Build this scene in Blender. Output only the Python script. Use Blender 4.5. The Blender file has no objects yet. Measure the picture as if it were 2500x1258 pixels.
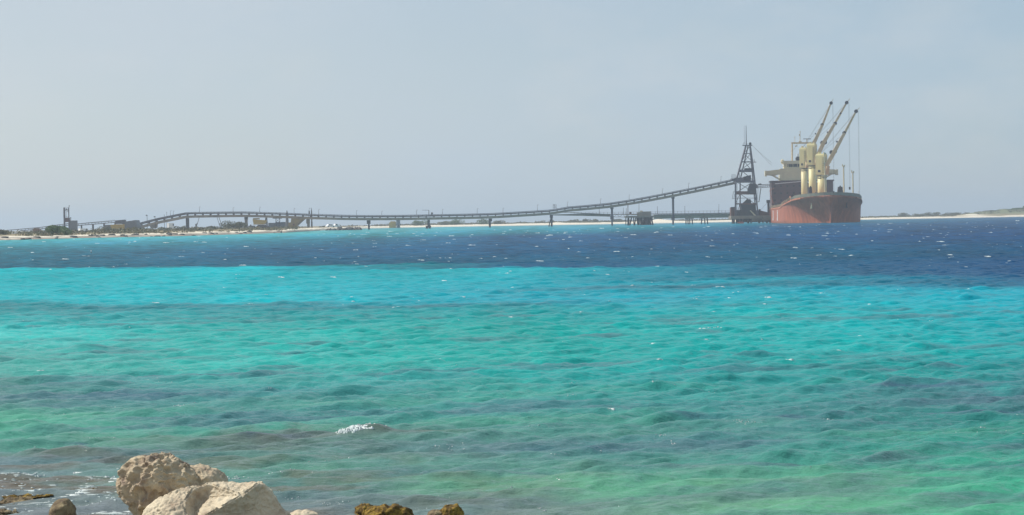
import bpy, bmesh, math, random
import numpy as np
from mathutils import Vector, Matrix, noise as mnoise
random.seed(11)
rng = np.random.default_rng(11)
scene = bpy.context.scene
R = math.radians

# ---------------------------------------------------------------- camera
EYE = 2.2                      # eye height above the water, metres
FPX = 4665.0                   # focal length in pixels of the 2500 px wide photograph
cam_data = bpy.data.cameras.new("Camera")
cam_data.sensor_width = 36.0
cam_data.lens = FPX / 2500.0 * 36.0
cam_data.clip_start = 0.1
cam_data.clip_end = 30000.0
cam = bpy.data.objects.new("Camera", cam_data)
scene.collection.objects.link(cam)
CAM_M = Matrix.Rotation(R(90.0 - 1.05), 3, 'X') @ Matrix.Rotation(R(-0.957), 3, 'Z')
cam.location = (0.0, 0.0, EYE)
cam.rotation_euler = CAM_M.to_euler()
scene.camera = cam

# ---------------------------------------------------------------- sky, sun, exposure
SUN_EL, SUN_AZ = R(47.0), R(-73.0)          # azimuth from +Y (away from the viewer) towards +X; the sun is to the left, a little behind the view
to_sun = Vector((math.sin(SUN_AZ) * math.cos(SUN_EL), math.cos(SUN_AZ) * math.cos(SUN_EL), math.sin(SUN_EL)))
world = bpy.data.worlds.new("World")
scene.world = world
world.use_nodes = True
wn, wl = world.node_tree.nodes, world.node_tree.links
wn.clear()
sky = wn.new("ShaderNodeTexSky")
sky.sky_type = 'NISHITA'
sky.sun_disc = False
sky.sun_elevation = SUN_EL
sky.sun_rotation = SUN_AZ
sky.altitude = 0.0
sky.air_density = 1.0
sky.dust_density = 0.6
sky.ozone_density = 1.0
wtc = wn.new("ShaderNodeTexCoord")
wmap = wn.new("ShaderNodeMapping")
wmap.inputs['Scale'].default_value = (1.0, 1.0, 2.6)
wnoise = wn.new("ShaderNodeTexNoise")
wnoise.inputs['Scale'].default_value = 5.0
wnoise.inputs['Detail'].default_value = 5.0
wnoise.inputs['Roughness'].default_value = 0.5
wramp = wn.new("ShaderNodeMapRange")
wramp.inputs['From Min'].default_value = 0.42
wramp.inputs['From Max'].default_value = 0.72
wramp.inputs['To Min'].default_value = 0.66
wramp.inputs['To Max'].default_value = 0.9
wmix = wn.new("ShaderNodeMix")
wmix.data_type = 'RGBA'
# thin bright veil, warmer towards the sun (left), bluer away from it
wsep = wn.new("ShaderNodeSeparateXYZ")
wlr = wn.new("ShaderNodeMapRange")
wlr.inputs['From Min'].default_value = -0.30
wlr.inputs['From Max'].default_value = 0.30
wveil = wn.new("ShaderNodeMix"); wveil.data_type = 'RGBA'
wveil.inputs['A'].default_value = (6.25, 6.8, 7.3, 1.0)
wveil.inputs['B'].default_value = (4.15, 5.55, 6.9, 1.0)
wl.new(wtc.outputs['Generated'], wsep.inputs[0]); wl.new(wsep.outputs[0], wlr.inputs['Value'])
wl.new(wlr.outputs['Result'], wveil.inputs['Factor'])
wcm = wn.new("ShaderNodeMapping"); wcm.inputs['Scale'].default_value = (1.0, 1.0, 2.2); wcm.inputs['Location'].default_value = (0.35, 0.2, 0.1)
wcn = wn.new("ShaderNodeTexNoise"); wcn.inputs['Scale'].default_value = 11.0; wcn.inputs['Detail'].default_value = 7.0; wcn.inputs['Roughness'].default_value = 0.58
wcr = wn.new("ShaderNodeMapRange"); wcr.inputs['From Min'].default_value = 0.47; wcr.inputs['From Max'].default_value = 0.75; wcr.inputs['To Max'].default_value = 0.5
wcl = wn.new("ShaderNodeMix"); wcl.data_type = 'RGBA'; wcl.inputs['B'].default_value = (6.7, 7.0, 7.35, 1.0)
wl.new(wtc.outputs['Generated'], wcm.inputs['Vector']); wl.new(wcm.outputs['Vector'], wcn.inputs['Vector']); wl.new(wcn.outputs['Fac'], wcr.inputs['Value'])
wl.new(wcr.outputs['Result'], wcl.inputs['Factor']); wl.new(wveil.outputs['Result'], wcl.inputs['A']); wl.new(wcl.outputs['Result'], wmix.inputs['B'])
wbg = wn.new("ShaderNodeBackground")
wbg.inputs['Strength'].default_value = 0.10
wout = wn.new("ShaderNodeOutputWorld")
wl.new(wtc.outputs['Generated'], wmap.inputs['Vector'])
wl.new(wmap.outputs['Vector'], wnoise.inputs['Vector'])
wl.new(wnoise.outputs['Fac'], wramp.inputs['Value'])
wl.new(wramp.outputs['Result'], wmix.inputs['Factor'])
wl.new(sky.outputs['Color'], wmix.inputs['A'])
wl.new(wmix.outputs['Result'], wbg.inputs['Color'])
wl.new(wbg.outputs['Background'], wout.inputs['Surface'])

sun_data = bpy.data.lights.new("Sun", 'SUN')
sun_data.energy = 4.8
sun_data.angle = R(0.5)
sun_data.color = (1.0, 0.95, 0.87)
sun = bpy.data.objects.new("Sun", sun_data)
scene.collection.objects.link(sun)
sun.rotation_euler = (-to_sun).to_track_quat('-Z', 'Y').to_euler()
sun.location = (-60, 20, 80)

scene.view_settings.view_transform = 'Standard'
scene.view_settings.look = 'None'
scene.view_settings.exposure = 0.0
scene.view_settings.gamma = 1.0
scene.cycles.max_bounces = 6
scene.cycles.volume_bounces = 0
scene.cycles.use_denoising = True
scene.cycles.sample_clamp_indirect = 4.0

# ---------------------------------------------------------------- helpers
def W(px, py, Y):
    """World point seen at photograph pixel (px, py) when it stands at distance Y."""
    d = CAM_M @ Vector(((px - 1250.0) / FPX, (629.0 - py) / FPX, -1.0))
    t = Y / d.y
    return Vector((d.x * t, Y, EYE + d.z * t))

def WX(px, Y):
    return W(px, 545.0, Y).x

def link(o):
    scene.collection.objects.link(o)
    return o

def tag(o, label=None, cat=None, group=None, kind=None):
    if label: o['label'] = label
    if cat: o['category'] = cat
    if group: o['group'] = group
    if kind: o['kind'] = kind
    return o

def thing(name, label, cat, loc=(0, 0, 0), rotz=0.0, group=None):
    o = bpy.data.objects.new(name, None)
    o.empty_display_size = 1.0
    o.location = loc
    o.rotation_euler = (0, 0, rotz)
    link(o)
    return tag(o, label, cat, group)

class MB:
    """Collects shapes and links them as one mesh object."""
    def __init__(self):
        self.v, self.f = [], []
    def add(self, vs, fs):
        n = len(self.v)
        self.v.extend([tuple(p) for p in vs])
        self.f.extend([tuple(i + n for i in f) for f in fs])
        return self
    def box(self, c, s, rz=0.0):
        cx, cy, cz = c
        hx, hy, hz = s[0] / 2, s[1] / 2, s[2] / 2
        co, si = math.cos(rz), math.sin(rz)
        vs = []
        for dz in (-hz, hz):
            for dx, dy in ((-hx, -hy), (hx, -hy), (hx, hy), (-hx, hy)):
                vs.append((cx + dx * co - dy * si, cy + dx * si + dy * co, cz + dz))
        return self.add(vs, [(3, 2, 1, 0), (4, 5, 6, 7), (0, 1, 5, 4), (1, 2, 6, 5), (2, 3, 7, 6), (3, 0, 4, 7)])
    def span(self, a, b):
        """box between two opposite corners"""
        c = [(a[i] + b[i]) / 2 for i in range(3)]
        return self.box(c, [abs(a[i] - b[i]) for i in range(3)])
    def bar(self, p0, p1, w, h=None, w1=None, h1=None):
        """rectangular bar between two points"""
        h = h or w
        w1 = w1 or w; h1 = h1 or h
        p0, p1 = Vector(p0), Vector(p1)
        d = (p1 - p0)
        if d.length < 1e-6: return self
        d.normalize()
        ref = Vector((0, 0, 1)) if abs(d.z) < 0.95 else Vector((0, 1, 0))
        s = d.cross(ref).normalized()
        u = s.cross(d).normalized()
        vs = []
        for p, ww, hh in ((p0, w, h), (p1, w1, h1)):
            for a, b in ((-1, -1), (1, -1), (1, 1), (-1, 1)):
                vs.append(p + s * (a * ww / 2) + u * (b * hh / 2))
        return self.add(vs, [(3, 2, 1, 0), (4, 5, 6, 7), (0, 1, 5, 4), (1, 2, 6, 5), (2, 3, 7, 6), (3, 0, 4, 7)])
    def tube(self, p0, p1, r0, r1=None, n=12):
        r1 = r0 if r1 is None else r1
        p0, p1 = Vector(p0), Vector(p1)
        d = (p1 - p0).normalized()
        ref = Vector((0, 0, 1)) if abs(d.z) < 0.95 else Vector((0, 1, 0))
        s = d.cross(ref).normalized()
        u = s.cross(d).normalized()
        vs = []
        for p, r in ((p0, r0), (p1, r1)):
            for k in range(n):
                a = 2 * math.pi * k / n
                vs.append(p + s * (math.cos(a) * r) + u * (math.sin(a) * r))
        fs = [(k, (k + 1) % n, n + (k + 1) % n, n + k) for k in range(n)]
        fs += [tuple(reversed(range(n))), tuple(range(n, 2 * n))]
        return self.add(vs, fs)
    def prism(self, pts, d):
        """polygon pts extruded by vector d"""
        d = Vector(d)
        n = len(pts)
        vs = [Vector(p) for p in pts] + [Vector(p) + d for p in pts]
        fs = [tuple(reversed(range(n))), tuple(range(n, 2 * n))]
        fs += [(k, (k + 1) % n, n + (k + 1) % n, n + k) for k in range(n)]
        return self.add(vs, fs)
    def ball(self, c, r, n=8, sz=1.0):
        c = Vector(c); m = n // 2
        vs = [c + Vector((0, 0, r * sz))]
        for i in range(1, m):
            t = math.pi * i / m
            for k in range(n):
                a = 2 * math.pi * k / n
                vs.append(c + Vector((r * math.sin(t) * math.cos(a), r * math.sin(t) * math.sin(a), r * sz * math.cos(t))))
        vs.append(c - Vector((0, 0, r * sz)))
        fs = [(0, 1 + k, 1 + (k + 1) % n) for k in range(n)]
        for i in range(m - 2):
            for k in range(n):
                a, b = 1 + i * n + k, 1 + i * n + (k + 1) % n
                fs.append((a, a + n, b + n, b))
        l = len(vs) - 1; s0 = 1 + (m - 2) * n
        fs += [(l, s0 + (k + 1) % n, s0 + k) for k in range(n)]
        return self.add(vs, fs)
    def build(self, name, mat, parent=None, smooth=False, local=False, label=None):
        me = bpy.data.meshes.new(name)
        off = Vector((0, 0, 0))
        if parent is not None and not local:
            off = wloc(parent)
        me.from_pydata([(x - off.x, y - off.y, z - off.z) for x, y, z in self.v], [], self.f)
        bm = bmesh.new(); bm.from_mesh(me)
        bmesh.ops.recalc_face_normals(bm, faces=bm.faces)
        bm.to_mesh(me); bm.free()
        me.materials.append(mat)
        if smooth:
            for p in me.polygons: p.use_smooth = True
        o = bpy.data.objects.new(name, me)
        link(o)
        if parent is not None: o.parent = parent
        if label: o['label'] = label
        return o

def wloc(o):
    l = Vector(o.location)
    while o.parent is not None:
        o = o.parent
        l += Vector(o.location)
    return l

def single(mb, name, mat, label, cat, base, group=None, smooth=False):
    """a thing that is one mesh, its origin at its base"""
    o = mb.build(name, mat, smooth=smooth)
    b = Vector(base)
    o.data.transform(Matrix.Translation(-b))
    o.location = b
    return tag(o, label, cat, group)

# ---------------------------------------------------------------- materials
def paint(name, col, rough=0.6, metal=0.0, var=0.12, scale=1.5, col2=None, amount=0.5, bump=0.0, streak=False):
    """surface colour broken up by wear: noise between col and col2"""
    m = bpy.data.materials.new(name)
    m.use_nodes = True
    n, l = m.node_tree.nodes, m.node_tree.links
    b = n['Principled BSDF']
    b.inputs['Roughness'].default_value = rough
    b.inputs['Metallic'].default_value = metal
    tc = n.new("ShaderNodeTexCoord")
    mp = n.new("ShaderNodeMapping")
    if streak: mp.inputs['Scale'].default_value = (1.0, 1.0, 0.18)
    nz = n.new("ShaderNodeTexNoise")
    nz.inputs['Scale'].default_value = scale
    nz.inputs['Detail'].default_value = 7.0
    nz.inputs['Roughness'].default_value = 0.62
    mr = n.new("ShaderNodeMapRange")
    mr.inputs['From Min'].default_value = 0.5 - 0.28 * amount
    mr.inputs['From Max'].default_value = 0.5 + 0.28 / max(amount, 0.05) * 0.5
    mx = n.new("ShaderNodeMix"); mx.data_type = 'RGBA'
    if col2 is None: col2 = tuple(c * (1 - var * 2.2) for c in col)
    mx.inputs['A'].default_value = (*col, 1)
    mx.inputs['B'].default_value = (*col2, 1)
    l.new(tc.outputs['Object'], mp.inputs['Vector'])
    l.new(mp.outputs['Vector'], nz.inputs['Vector'])
    l.new(nz.outputs['Fac'], mr.inputs['Value'])
    l.new(mr.outputs['Result'], mx.inputs['Factor'])
    l.new(mx.outputs['Result'], b.inputs['Base Color'])
    if bump > 0:
        bp = n.new("ShaderNodeBump")
        bp.inputs['Strength'].default_value = 0.6
        bp.inputs['Distance'].default_value = bump
        l.new(nz.outputs['Fac'], bp.inputs['Height'])
        l.new(bp.outputs['Normal'], b.inputs['Normal'])
    return m

def s2l(c):
    return tuple(((v / 255.0) / 12.92 if v / 255.0 < 0.04045 else ((v / 255.0 + 0.055) / 1.055) ** 2.4) for v in c)

WATER_GAIN, WATER_SPEC, HAZE = 0.86, 0.62, 0.00027

# ---------------------------------------------------------------- water
NW = 96
w_lam = np.exp(np.linspace(math.log(0.17), math.log(6.0), NW))
w_dir = rng.normal(R(-62.0), R(26.0), NW)                        # travelling towards the viewer, a little to the right
w_k = 2 * np.pi / w_lam
w_ph = rng.uniform(0, 2 * np.pi, NW)
w_a = 0.044 / w_k * np.interp(w_lam, [0.2, 0.4, 0.7, 1.2, 2.0, 3.5, 6.0], [1.5, 1.9, 1.45, 0.62, 0.28, 0.12, 0.05])

def wave_env(Y):
    return np.interp(Y, [8, 15, 25, 60, 150, 400, 1200, 3000], [0.35, 0.62, 0.9, 1.05, 1.5, 2.2, 2.2, 1.4])

def waves(X, Y, cell):
    z = np.zeros_like(X, dtype=np.float32)
    for i in range(NW):
        wgt = np.clip((w_lam[i] / (cell * 2.2) - 1.0), 0, 1)
        if wgt.max() <= 0: continue
        z += (w_a[i] * wgt * (1.9 * (0.5 + 0.5 * np.sin(w_k[i] * (math.cos(w_dir[i]) * X + math.sin(w_dir[i]) * Y) + w_ph[i])) ** 2.6 - 0.63)).astype(np.float32)
    z = z * wave_env(Y)
    # swells lifting over the reef
    for (cx, cy, wx, wy, hgt) in SWELLS:
        z += hgt * np.exp(-((X - cx) / wx) ** 2 - ((Y - cy - 0.05 * (X - cx)) / wy) ** 2)
    return z

SWELLS = [(-1.50, 20.05, 0.42, 0.15, 0.10), (-4.4, 18.85, 0.55, 0.12, 0.05), (3.0, 20.3, 0.5, 0.15, 0.07),
          (-4.0, 15.75, 1.0, 0.07, 0.045), (5.2, 24.6, 1.1, 0.22, 0.08), (3.9, 21.1, 0.35, 0.12, 0.07), (-0.75, 15.2, 0.35, 0.1, 0.05)]

rows = [9.0]
while rows[-1] < 1500:
    y = rows[-1]
    rows.append(y + max(0.034, 0.0022 * y) + (0.0 if y < 300 else (y - 300) * 0.002))
while rows[-1] < 9000:
    rows.append(rows[-1] * 1.05)
rows = np.array(rows)
half = np.concatenate([np.linspace(0, 0.30, 370), 0.30 + np.cumsum(np.linspace(0.001, 0.12, 45))])
us = np.concatenate([-half[:0:-1], half])
NR, NC = len(rows), len(us)
YY = np.repeat(rows[:, None], NC, 1)
XX = YY * us[None, :]
cell = np.repeat(np.maximum(np.gradient(rows), 0.0)[:, None], NC, 1)
cell = np.maximum(cell, 0.6 * YY * np.repeat(np.gradient(us)[None, :], NR, 0))
ZZ = waves(XX, YY, cell)

def vnoise(X, Y, seed):
    """cheap smooth value noise"""
    r = np.random.default_rng(seed)
    t = r.random((256, 256)).astype(np.float32)
    xi, yi = np.floor(X).astype(int), np.floor(Y).astype(int)
    fx, fy = X - xi, Y - yi
    fx = fx * fx * (3 - 2 * fx); fy = fy * fy * (3 - 2 * fy)
    g = lambda a, b: t[a & 255, b & 255]
    return ((g(xi, yi) * (1 - fx) + g(xi + 1, yi) * fx) * (1 - fy) + (g(xi, yi + 1) * (1 - fx) + g(xi + 1, yi + 1) * fx) * fy) * 2 - 1

def fbm(X, Y, seed, o=4, g=0.55):
    s = 0; a = 1.0; n = 0
    for i in range(o):
        s = s + a * vnoise(X * 2 ** i + 17.3 * i, Y * 2 ** i + 5.1 * i, seed + i); n += a; a *= g
    return s / n

# Colour of the water over its bed, by distance from the beach, along five bearings (sideways / forward)
BEAR = [-0.268, -0.134, 0.0, 0.134, 0.268]
def T(*rows_): return ([math.log(r[0]) for r in rows_], [s2l(r[1]) for r in rows_])
BED = [
 T((9, (112,118,118)), (15.5, (112,122,125)), (18.0, (104,130,128)), (19.6, (78,146,124)), (21.6, (84,158,128)), (24, (78,128,116)), (27, (74,126,116)), (28.5, (74,160,146)), (33, (72,150,140)), (38.5, (60,176,166)), (44, (48,160,156)), (55, (34,128,132)), (60, (0,178,184)), (108, (0,182,190)), (110, (36,92,128)), (150, (36,96,130)), (230, (40,110,142)), (330, (40,148,166)), (460, (70,172,172)), (9000, (60,120,150))),
 T((9, (116,120,118)), (15.2, (118,128,128)), (16.5, (100,150,126)), (18.0, (86,136,120)), (20.2, (96,110,100)), (21.0, (70,140,124)), (24, (68,128,120)), (29, (56,150,138)), (31, (46,166,154)), (41, (40,162,152)), (54, (30,130,136)), (56, (0,174,180)), (104, (0,180,190)), (107, (34,86,126)), (170, (34,80,128)), (300, (36,112,146)), (480, (50,160,172)), (640, (80,172,168)), (9000, (60,120,150))),
 T((9, (110,124,120)), (14.8, (104,132,128)), (15.8, (92,156,126)), (17.3, (84,136,122)), (18.6, (78,118,118)), (21, (66,134,120)), (25, (54,140,128)), (28, (30,152,140)), (40, (26,156,146)), (50, (20,142,144)), (53, (6,156,170)), (91, (0,170,180)), (94, (28,84,124)), (140, (30,76,126)), (300, (36,78,132)), (480, (44,130,160)), (800, (64,160,176)), (9000, (60,110,150))),
 T((9, (100,148,120)), (15.5, (94,160,126)), (17.5, (66,134,120)), (20.5, (64,116,112)), (23, (54,136,124)), (27, (34,140,130)), (30, (18,152,146)), (42, (8,156,152)), (57, (0,158,172)), (62, (8,128,144)), (67, (0,150,166)), (71, (28,96,120)), (76, (22,94,124)), (110, (24,82,124)), (200, (28,68,122)), (500, (34,80,130)), (800, (44,110,148)), (9000, (54,90,140))),
 T((9, (70,172,132)), (15.5, (62,166,130)), (18.5, (40,138,118)), (21, (46,126,114)), (23.5, (66,104,108)), (25, (26,140,126)), (28, (28,124,120)), (30, (8,148,144)), (42, (0,156,164)), (56, (0,160,176)), (59, (6,104,134)), (70, (14,80,124)), (200, (20,62,122)), (600, (38,74,130)), (1500, (52,84,138)), (9000, (52,84,138))),
]
U = np.clip(XX / YY, BEAR[0], BEAR[-1])
# the edges of the patches wander
wob = 0.040 * fbm(XX / (YY * 0.035 + 0.2), YY / (YY * 0.12 + 0.3), 40, 3) + 0.018 * fbm(XX / (YY * 0.010 + .05), np.log(YY) * 26.0, 50, 3)
LY = np.log(YY) + wob + 0.012 * np.sin(XX / YY * 30)
cols5 = np.zeros((5, NR, NC, 3), np.float32)
for i, (ly, cc) in enumerate(BED):
    cc = np.array(cc)
    for c in range(3):
        cols5[i, :, :, c] = np.interp(LY, ly, cc[:, c])
ui = np.clip(np.searchsorted(BEAR, U) - 1, 0, 3)
uf = (U - np.array(BEAR)[ui]) / (BEAR[1] - BEAR[0])
ii, jj = np.meshgrid(np.arange(NR), np.arange(NC), indexing='ij')
BASE = cols5[ui, ii, jj] * (1 - uf[..., None]) + cols5[ui + 1, ii, jj] * uf[..., None]
# weed and coral patches on the bed, darker and greyer, long in the direction of the shore
near = np.interp(YY, [10, 40, 60, 90], [1, 1, 0.35, 0.1])
patch = fbm(XX / 1.9 + 3, YY / 0.62 - 0.25 * XX, 60, 4)
patch2 = fbm(XX / 5.5 + 3, YY / 1.5 - 0.2 * XX, 70, 4)
pm = np.clip((patch * 0.7 + patch2 * 0.8 - 0.12) * 2.6, 0, 1) * near
weed = np.array(s2l((74, 104, 112)))
BASE = BASE * (1 - 0.55 * pm[..., None]) + weed * 0.55 * pm[..., None]
gm = np.clip((-patch2 * 0.9 - patch * 0.4 - 0.1) * 2.4, 0, 1) * np.interp(YY, [10, 22, 30], [1, 0.8, 0])
BASE = BASE * (1 - 0.22 * gm[..., None]) + np.array(s2l((98, 176, 118))) * 0.22 * gm[..., None]
# brown reef just under the surface near the beach, on the left
bm_ = np.clip((fbm(XX / 0.9 + 9, YY / 0.42, 80, 4) + 0.10) * 3.0, 0, 1) * np.interp(YY, [10, 16.5, 18.5, 20], [1, 1, 0.5, 0]) * np.interp(XX / YY, [-0.3, -0.2, -0.08, 0.05], [1, 1, 0.55, 0.15])
BASE = BASE * (1 - 0.8 * bm_[..., None]) + np.array(s2l((104, 92, 74))) * 0.8 * bm_[..., None]
for (cx, cy, wx, wy) in ((-1.45, 20.15, 0.6, 0.28), (-2.5, 20.0, 0.8, 0.15), (-0.55, 15.1, 0.45, 0.28), (-4.45, 18.8, 0.5, 0.16), (-1.0, 20.2, .5, .2)):
    e = np.exp(-((XX - cx) / wx) ** 2 - ((YY - cy) / wy) ** 2)[..., None] * 0.6
    BASE = BASE * (1 - e) + np.array(s2l((94, 96, 84))) * e
# thin blue grey weed beds
for (cx, cy, wx, wy, k_) in ((5.1, 24.3, 1.0, 0.13, .85), (5.6, 24.75, 0.9, 0.10, .6), (5.2, 21.35, 0.75, 0.13, .8), (0.2, 18.55, 0.65, 0.11, .7), (0.75, 18.3, .4, .1, .6), (-4.4, 19.75, 0.22, 0.05, .95), (-2.7, 20.0, 0.6, 0.12, .6),
                         (3.0, 21.1, 0.7, 0.10, .6), (1.9, 21.3, .5, .08, .5), (-5.3, 28.3, 1.6, .3, .6), (-3.5, 33.0, 0.8, .16, .7), (-1.2, 51, 4.5, 1.0, .5), (4.3, 62, 5.5, 1.6, .55), (4.0, 16.6, 1.1, .09, .5), (-4.8, 25.2, 1.0, .22, .55), (-3.3, 29.6, 1.2, .22, .5), (3.2, 30.2, 1.8, .3, .35)):
    dd = (YY - cy - 0.10 * (XX - cx) + 0.35 * wy * fbm(XX / (wx * 0.35), YY * 0 + cy, 210, 3) * 2)
    e = np.exp(-((XX - cx) / wx) ** 2 - (dd / wy) ** 2)[..., None] * k_
    BASE = BASE * (1 - e) + np.array(s2l((66, 94, 108))) * e
deep = np.interp(YY, [60, 110, 9000], [0.5, 1, 1])
mott = fbm(XX / (2.0 + YY * 0.03), YY / (4 + YY * 0.10), 90, 4)
wave_shade = fbm(XX / (0.35 + YY * 0.0035), np.log(YY) * 40.0 + XX / (YY * 0.02 + 1.0), 95, 3)  # fine light and dark wave streaks, put into the water colour
BASE = BASE * (1 + (0.30 * mott * deep + 0.30 * wave_shade * np.interp(YY, [12, 40, 90, 140, 500], [0.15, 0.4, 0.6, 1.7, 1.7]))[..., None])
navy = np.interp(YY, [85, 110], [0, 1])[..., None] * np.clip((0.30 - BASE[..., 1:2]) / 0.12, 0, 1)
BASE = BASE * (1 - navy * np.array([0.6, -0.02, 0.22]))
BASE = BASE * (1 + np.interp(YY, [14, 24, 30, 60, 80], [0.05, 0.12, 0.14, 0.10, 0]))[..., None]
BASE = BASE * (1 + np.interp(YY, [16, 19, 26, 30], [0, 1, 1, 0])[..., None] * np.array([0.0, 0.0, 0.10])) * (1 + np.interp(YY, [20, 28, 60, 90], [0, 1, 1, 0])[..., None] * np.array([0.0, 0.0, 0.04]))
BASE = BASE * (1 - 0.10 * np.interp(YY, [50, 60, 105, 115], [0, 1, 1, 0]))[..., None]
BASE = np.clip(BASE * WATER_GAIN, 0, 1)

def grid_mesh(name, X, Y, Z):
    nr, nc = X.shape
    me = bpy.data.meshes.new(name)
    co = np.stack([X, Y, Z], -1).reshape(-1, 3).astype(np.float32)
    a = (np.arange(nr - 1)[:, None] * nc + np.arange(nc - 1)[None, :]).reshape(-1)
    q = np.stack([a, a + 1, a + nc + 1, a + nc], -1).astype(np.int32)
    me.vertices.add(len(co)); me.vertices.foreach_set('co', co.ravel())
    me.loops.add(q.size); me.loops.foreach_set('vertex_index', q.ravel())
    me.polygons.add(len(q))
    me.polygons.foreach_set('loop_start', np.arange(0, q.size, 4, dtype=np.int32))
    me.polygons.foreach_set('loop_total', np.full(len(q), 4, np.int32))
    me.polygons.foreach_set('use_smooth', np.ones(len(q), bool))
    me.update(calc_edges=True)
    return me

def set_col(me, name, C_):
    at = me.color_attributes.new(name, 'FLOAT_COLOR', 'POINT')
    c4 = np.ones((C_.shape[0] * C_.shape[1], 4), np.float32)
    c4[:, :3] = C_.reshape(-1, 3)
    at.data.foreach_set('color', c4.ravel())

wm = grid_mesh('water', XX, YY, ZZ)
set_col(wm, 'bed', BASE)  # water colour over the bed, with far wave streaks painted in
# wind-roughened open water mirrors less of the sky than the calmer shallows
chop = np.interp(YY, [20, 60, 100, 400], [1.0, 0.75, 0.5, 0.5])
set_col(wm, 'chop', np.repeat(chop[..., None], 3, 2).astype(np.float32))
m_water = bpy.data.materials.new("sea_water")
m_water.use_nodes = True
n, l = m_water.node_tree.nodes, m_water.node_tree.links
n.remove(n['Principled BSDF'])
body = n.new("ShaderNodeBsdfDiffuse")
gloss = n.new("ShaderNodeBsdfGlossy"); gloss.inputs['Roughness'].default_value = 0.06
fres = n.new("ShaderNodeFresnel"); fres.inputs['IOR'].default_value = 1.333
fk = n.new("ShaderNodeMath"); fk.operation = 'MULTIPLY'; fk.inputs[1].default_value = WATER_SPEC
atk = n.new("ShaderNodeAttribute"); atk.attribute_name = 'chop'
fk2 = n.new("ShaderNodeMath"); fk2.operation = 'MULTIPLY'
l.new(fk.outputs[0], fk2.inputs[0]); l.new(atk.outputs['Fac'], fk2.inputs[1])
wmx = n.new("ShaderNodeMixShader")
l.new(fres.outputs[0], fk.inputs[0]); l.new(fk2.outputs[0], wmx.inputs[0])
l.new(body.outputs[0], wmx.inputs[1]); l.new(gloss.outputs[0], wmx.inputs[2])
l.new(wmx.outputs[0], n['Material Output'].inputs['Surface'])
at = n.new("ShaderNodeAttribute"); at.attribute_name = 'bed'
geo = n.new("ShaderNodeNewGeometry")
mp = n.new("ShaderNodeMapping"); mp.inputs['Scale'].default_value = (1.0, 1.9, 1.0); mp.inputs['Rotation'].default_value = (0, 0, R(6))
nz = n.new("ShaderNodeTexNoise"); nz.inputs['Scale'].default_value = 5.0; nz.inputs['Detail'].default_value = 6.0; nz.inputs['Roughness'].default_value = 0.6
nz2 = n.new("ShaderNodeTexNoise"); nz2.inputs['Scale'].default_value = 0.9; nz2.inputs['Detail'].default_value = 6.0
bp = n.new("ShaderNodeBump"); bp.inputs['Strength'].default_value = 1.0; bp.inputs['Distance'].default_value = 0.032
bp2 = n.new("ShaderNodeBump"); bp2.inputs['Strength'].default_value = 0.8; bp2.inputs['Distance'].default_value = 0.16
l.new(geo.outputs['Position'], mp.inputs['Vector'])
l.new(mp.outputs['Vector'], nz.inputs['Vector']); l.new(mp.outputs['Vector'], nz2.inputs['Vector'])
l.new(nz.outputs['Fac'], bp.inputs['Height']); l.new(nz2.outputs['Fac'], bp2.inputs['Height'])
l.new(bp2.outputs['Normal'], bp.inputs['Normal'])
for q_ in (body, gloss, fres): l.new(bp.outputs['Normal'], q_.inputs['Normal'])
l.new(at.outputs['Color'], body.inputs['Color'])
wm.materials.append(m_water)
water = link(bpy.data.objects.new('water', wm))
tag(water, kind='structure')

# ---------------------------------------------------------------- far coast
SH_PX = [-400, 0, 150, 300, 450, 600, 700, 770, 800, 900, 1000, 1200, 1400, 1700, 2100, 2300, 2500, 2900]
SH_D  = [430, 450, 489, 513, 525, 590, 650, 830, 905, 1180, 1300, 1290, 1290, 1290, 1350, 1440, 1500, 1560]
sh_u = [(p - 1250) / FPX for p in SH_PX]
def shore_d(u): return np.interp(u, sh_u, SH_D)
lu = np.linspace(-0.60, 0.60, 900)
lv = np.concatenate([np.linspace(-25, 0, 10)[:-1], np.linspace(0, 60, 40)[:-1], np.linspace(60, 400, 60)[:-1], np.linspace(400, 6000, 50)])
LU, LV = np.meshgrid(lu, lv)
DS = shore_d(LU)
DS = DS + 7 * fbm(LU * 90, LU * 0 + 2.5, 120, 4) * (DS / 900)
LYY = DS + LV
LXX = LU * LYY
prof = np.interp(LV, [-25, 0, 6, 18, 40, 90, 6000], [-1.6, -0.05, 0.35, 0.85, 1.15, 1.25, 1.4])
LZ = prof + np.interp(LV, [0, 25, 80, 600], [0.05, 0.28, 0.35, 0.5]) * fbm(LXX / 11, LYY / 16, 130, 4) * np.clip((LV + 2) / 10, 0, 1)
def hill(px, D, w, wd, h):
    global LZ
    X0 = (px - 1250) / FPX * D
    LZ = LZ + h * np.exp(-((LXX - X0) / w) ** 2 - ((LYY - D) / wd) ** 2) * (1 + 0.35 * fbm(LXX / 9, LYY / 14, 150, 3))
hill(2375, 1530, 9, 24, 1.1)          # bare white dunes
hill(2395, 1545, 14, 24, 0.5)
hill(2470, 1590, 40, 50, 3.4)         # the overgrown rise
hill(2560, 1640, 55, 60, 3.8)
hill(1617, 1340, 6, 16, 1.3)
hill(1600, 1345, 14, 20, 0.6)
hill(1365, 1340, 5, 10, 0.7)
SAND = np.array(s2l((228, 218, 198))); SCRUB = np.array(s2l((140, 128, 100))); WET = np.array(s2l((128, 118, 108)))
f1 = fbm(LXX / 6, LYY / 9, 140, 4)[..., None]
lv3 = LV[..., None]
band = np.interp(LU, [-0.28, -0.14, -0.10, -0.06, 0.22, 0.25, 0.3], [20, 22, 45, 60, 55, 16, 14])[..., None]
sandy = np.clip(1.0 - (lv3 - band + band * 0.9 * f1) / (band * 0.5), 0, 1)
LC = SAND * sandy + SCRUB * (1 - sandy)
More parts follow.
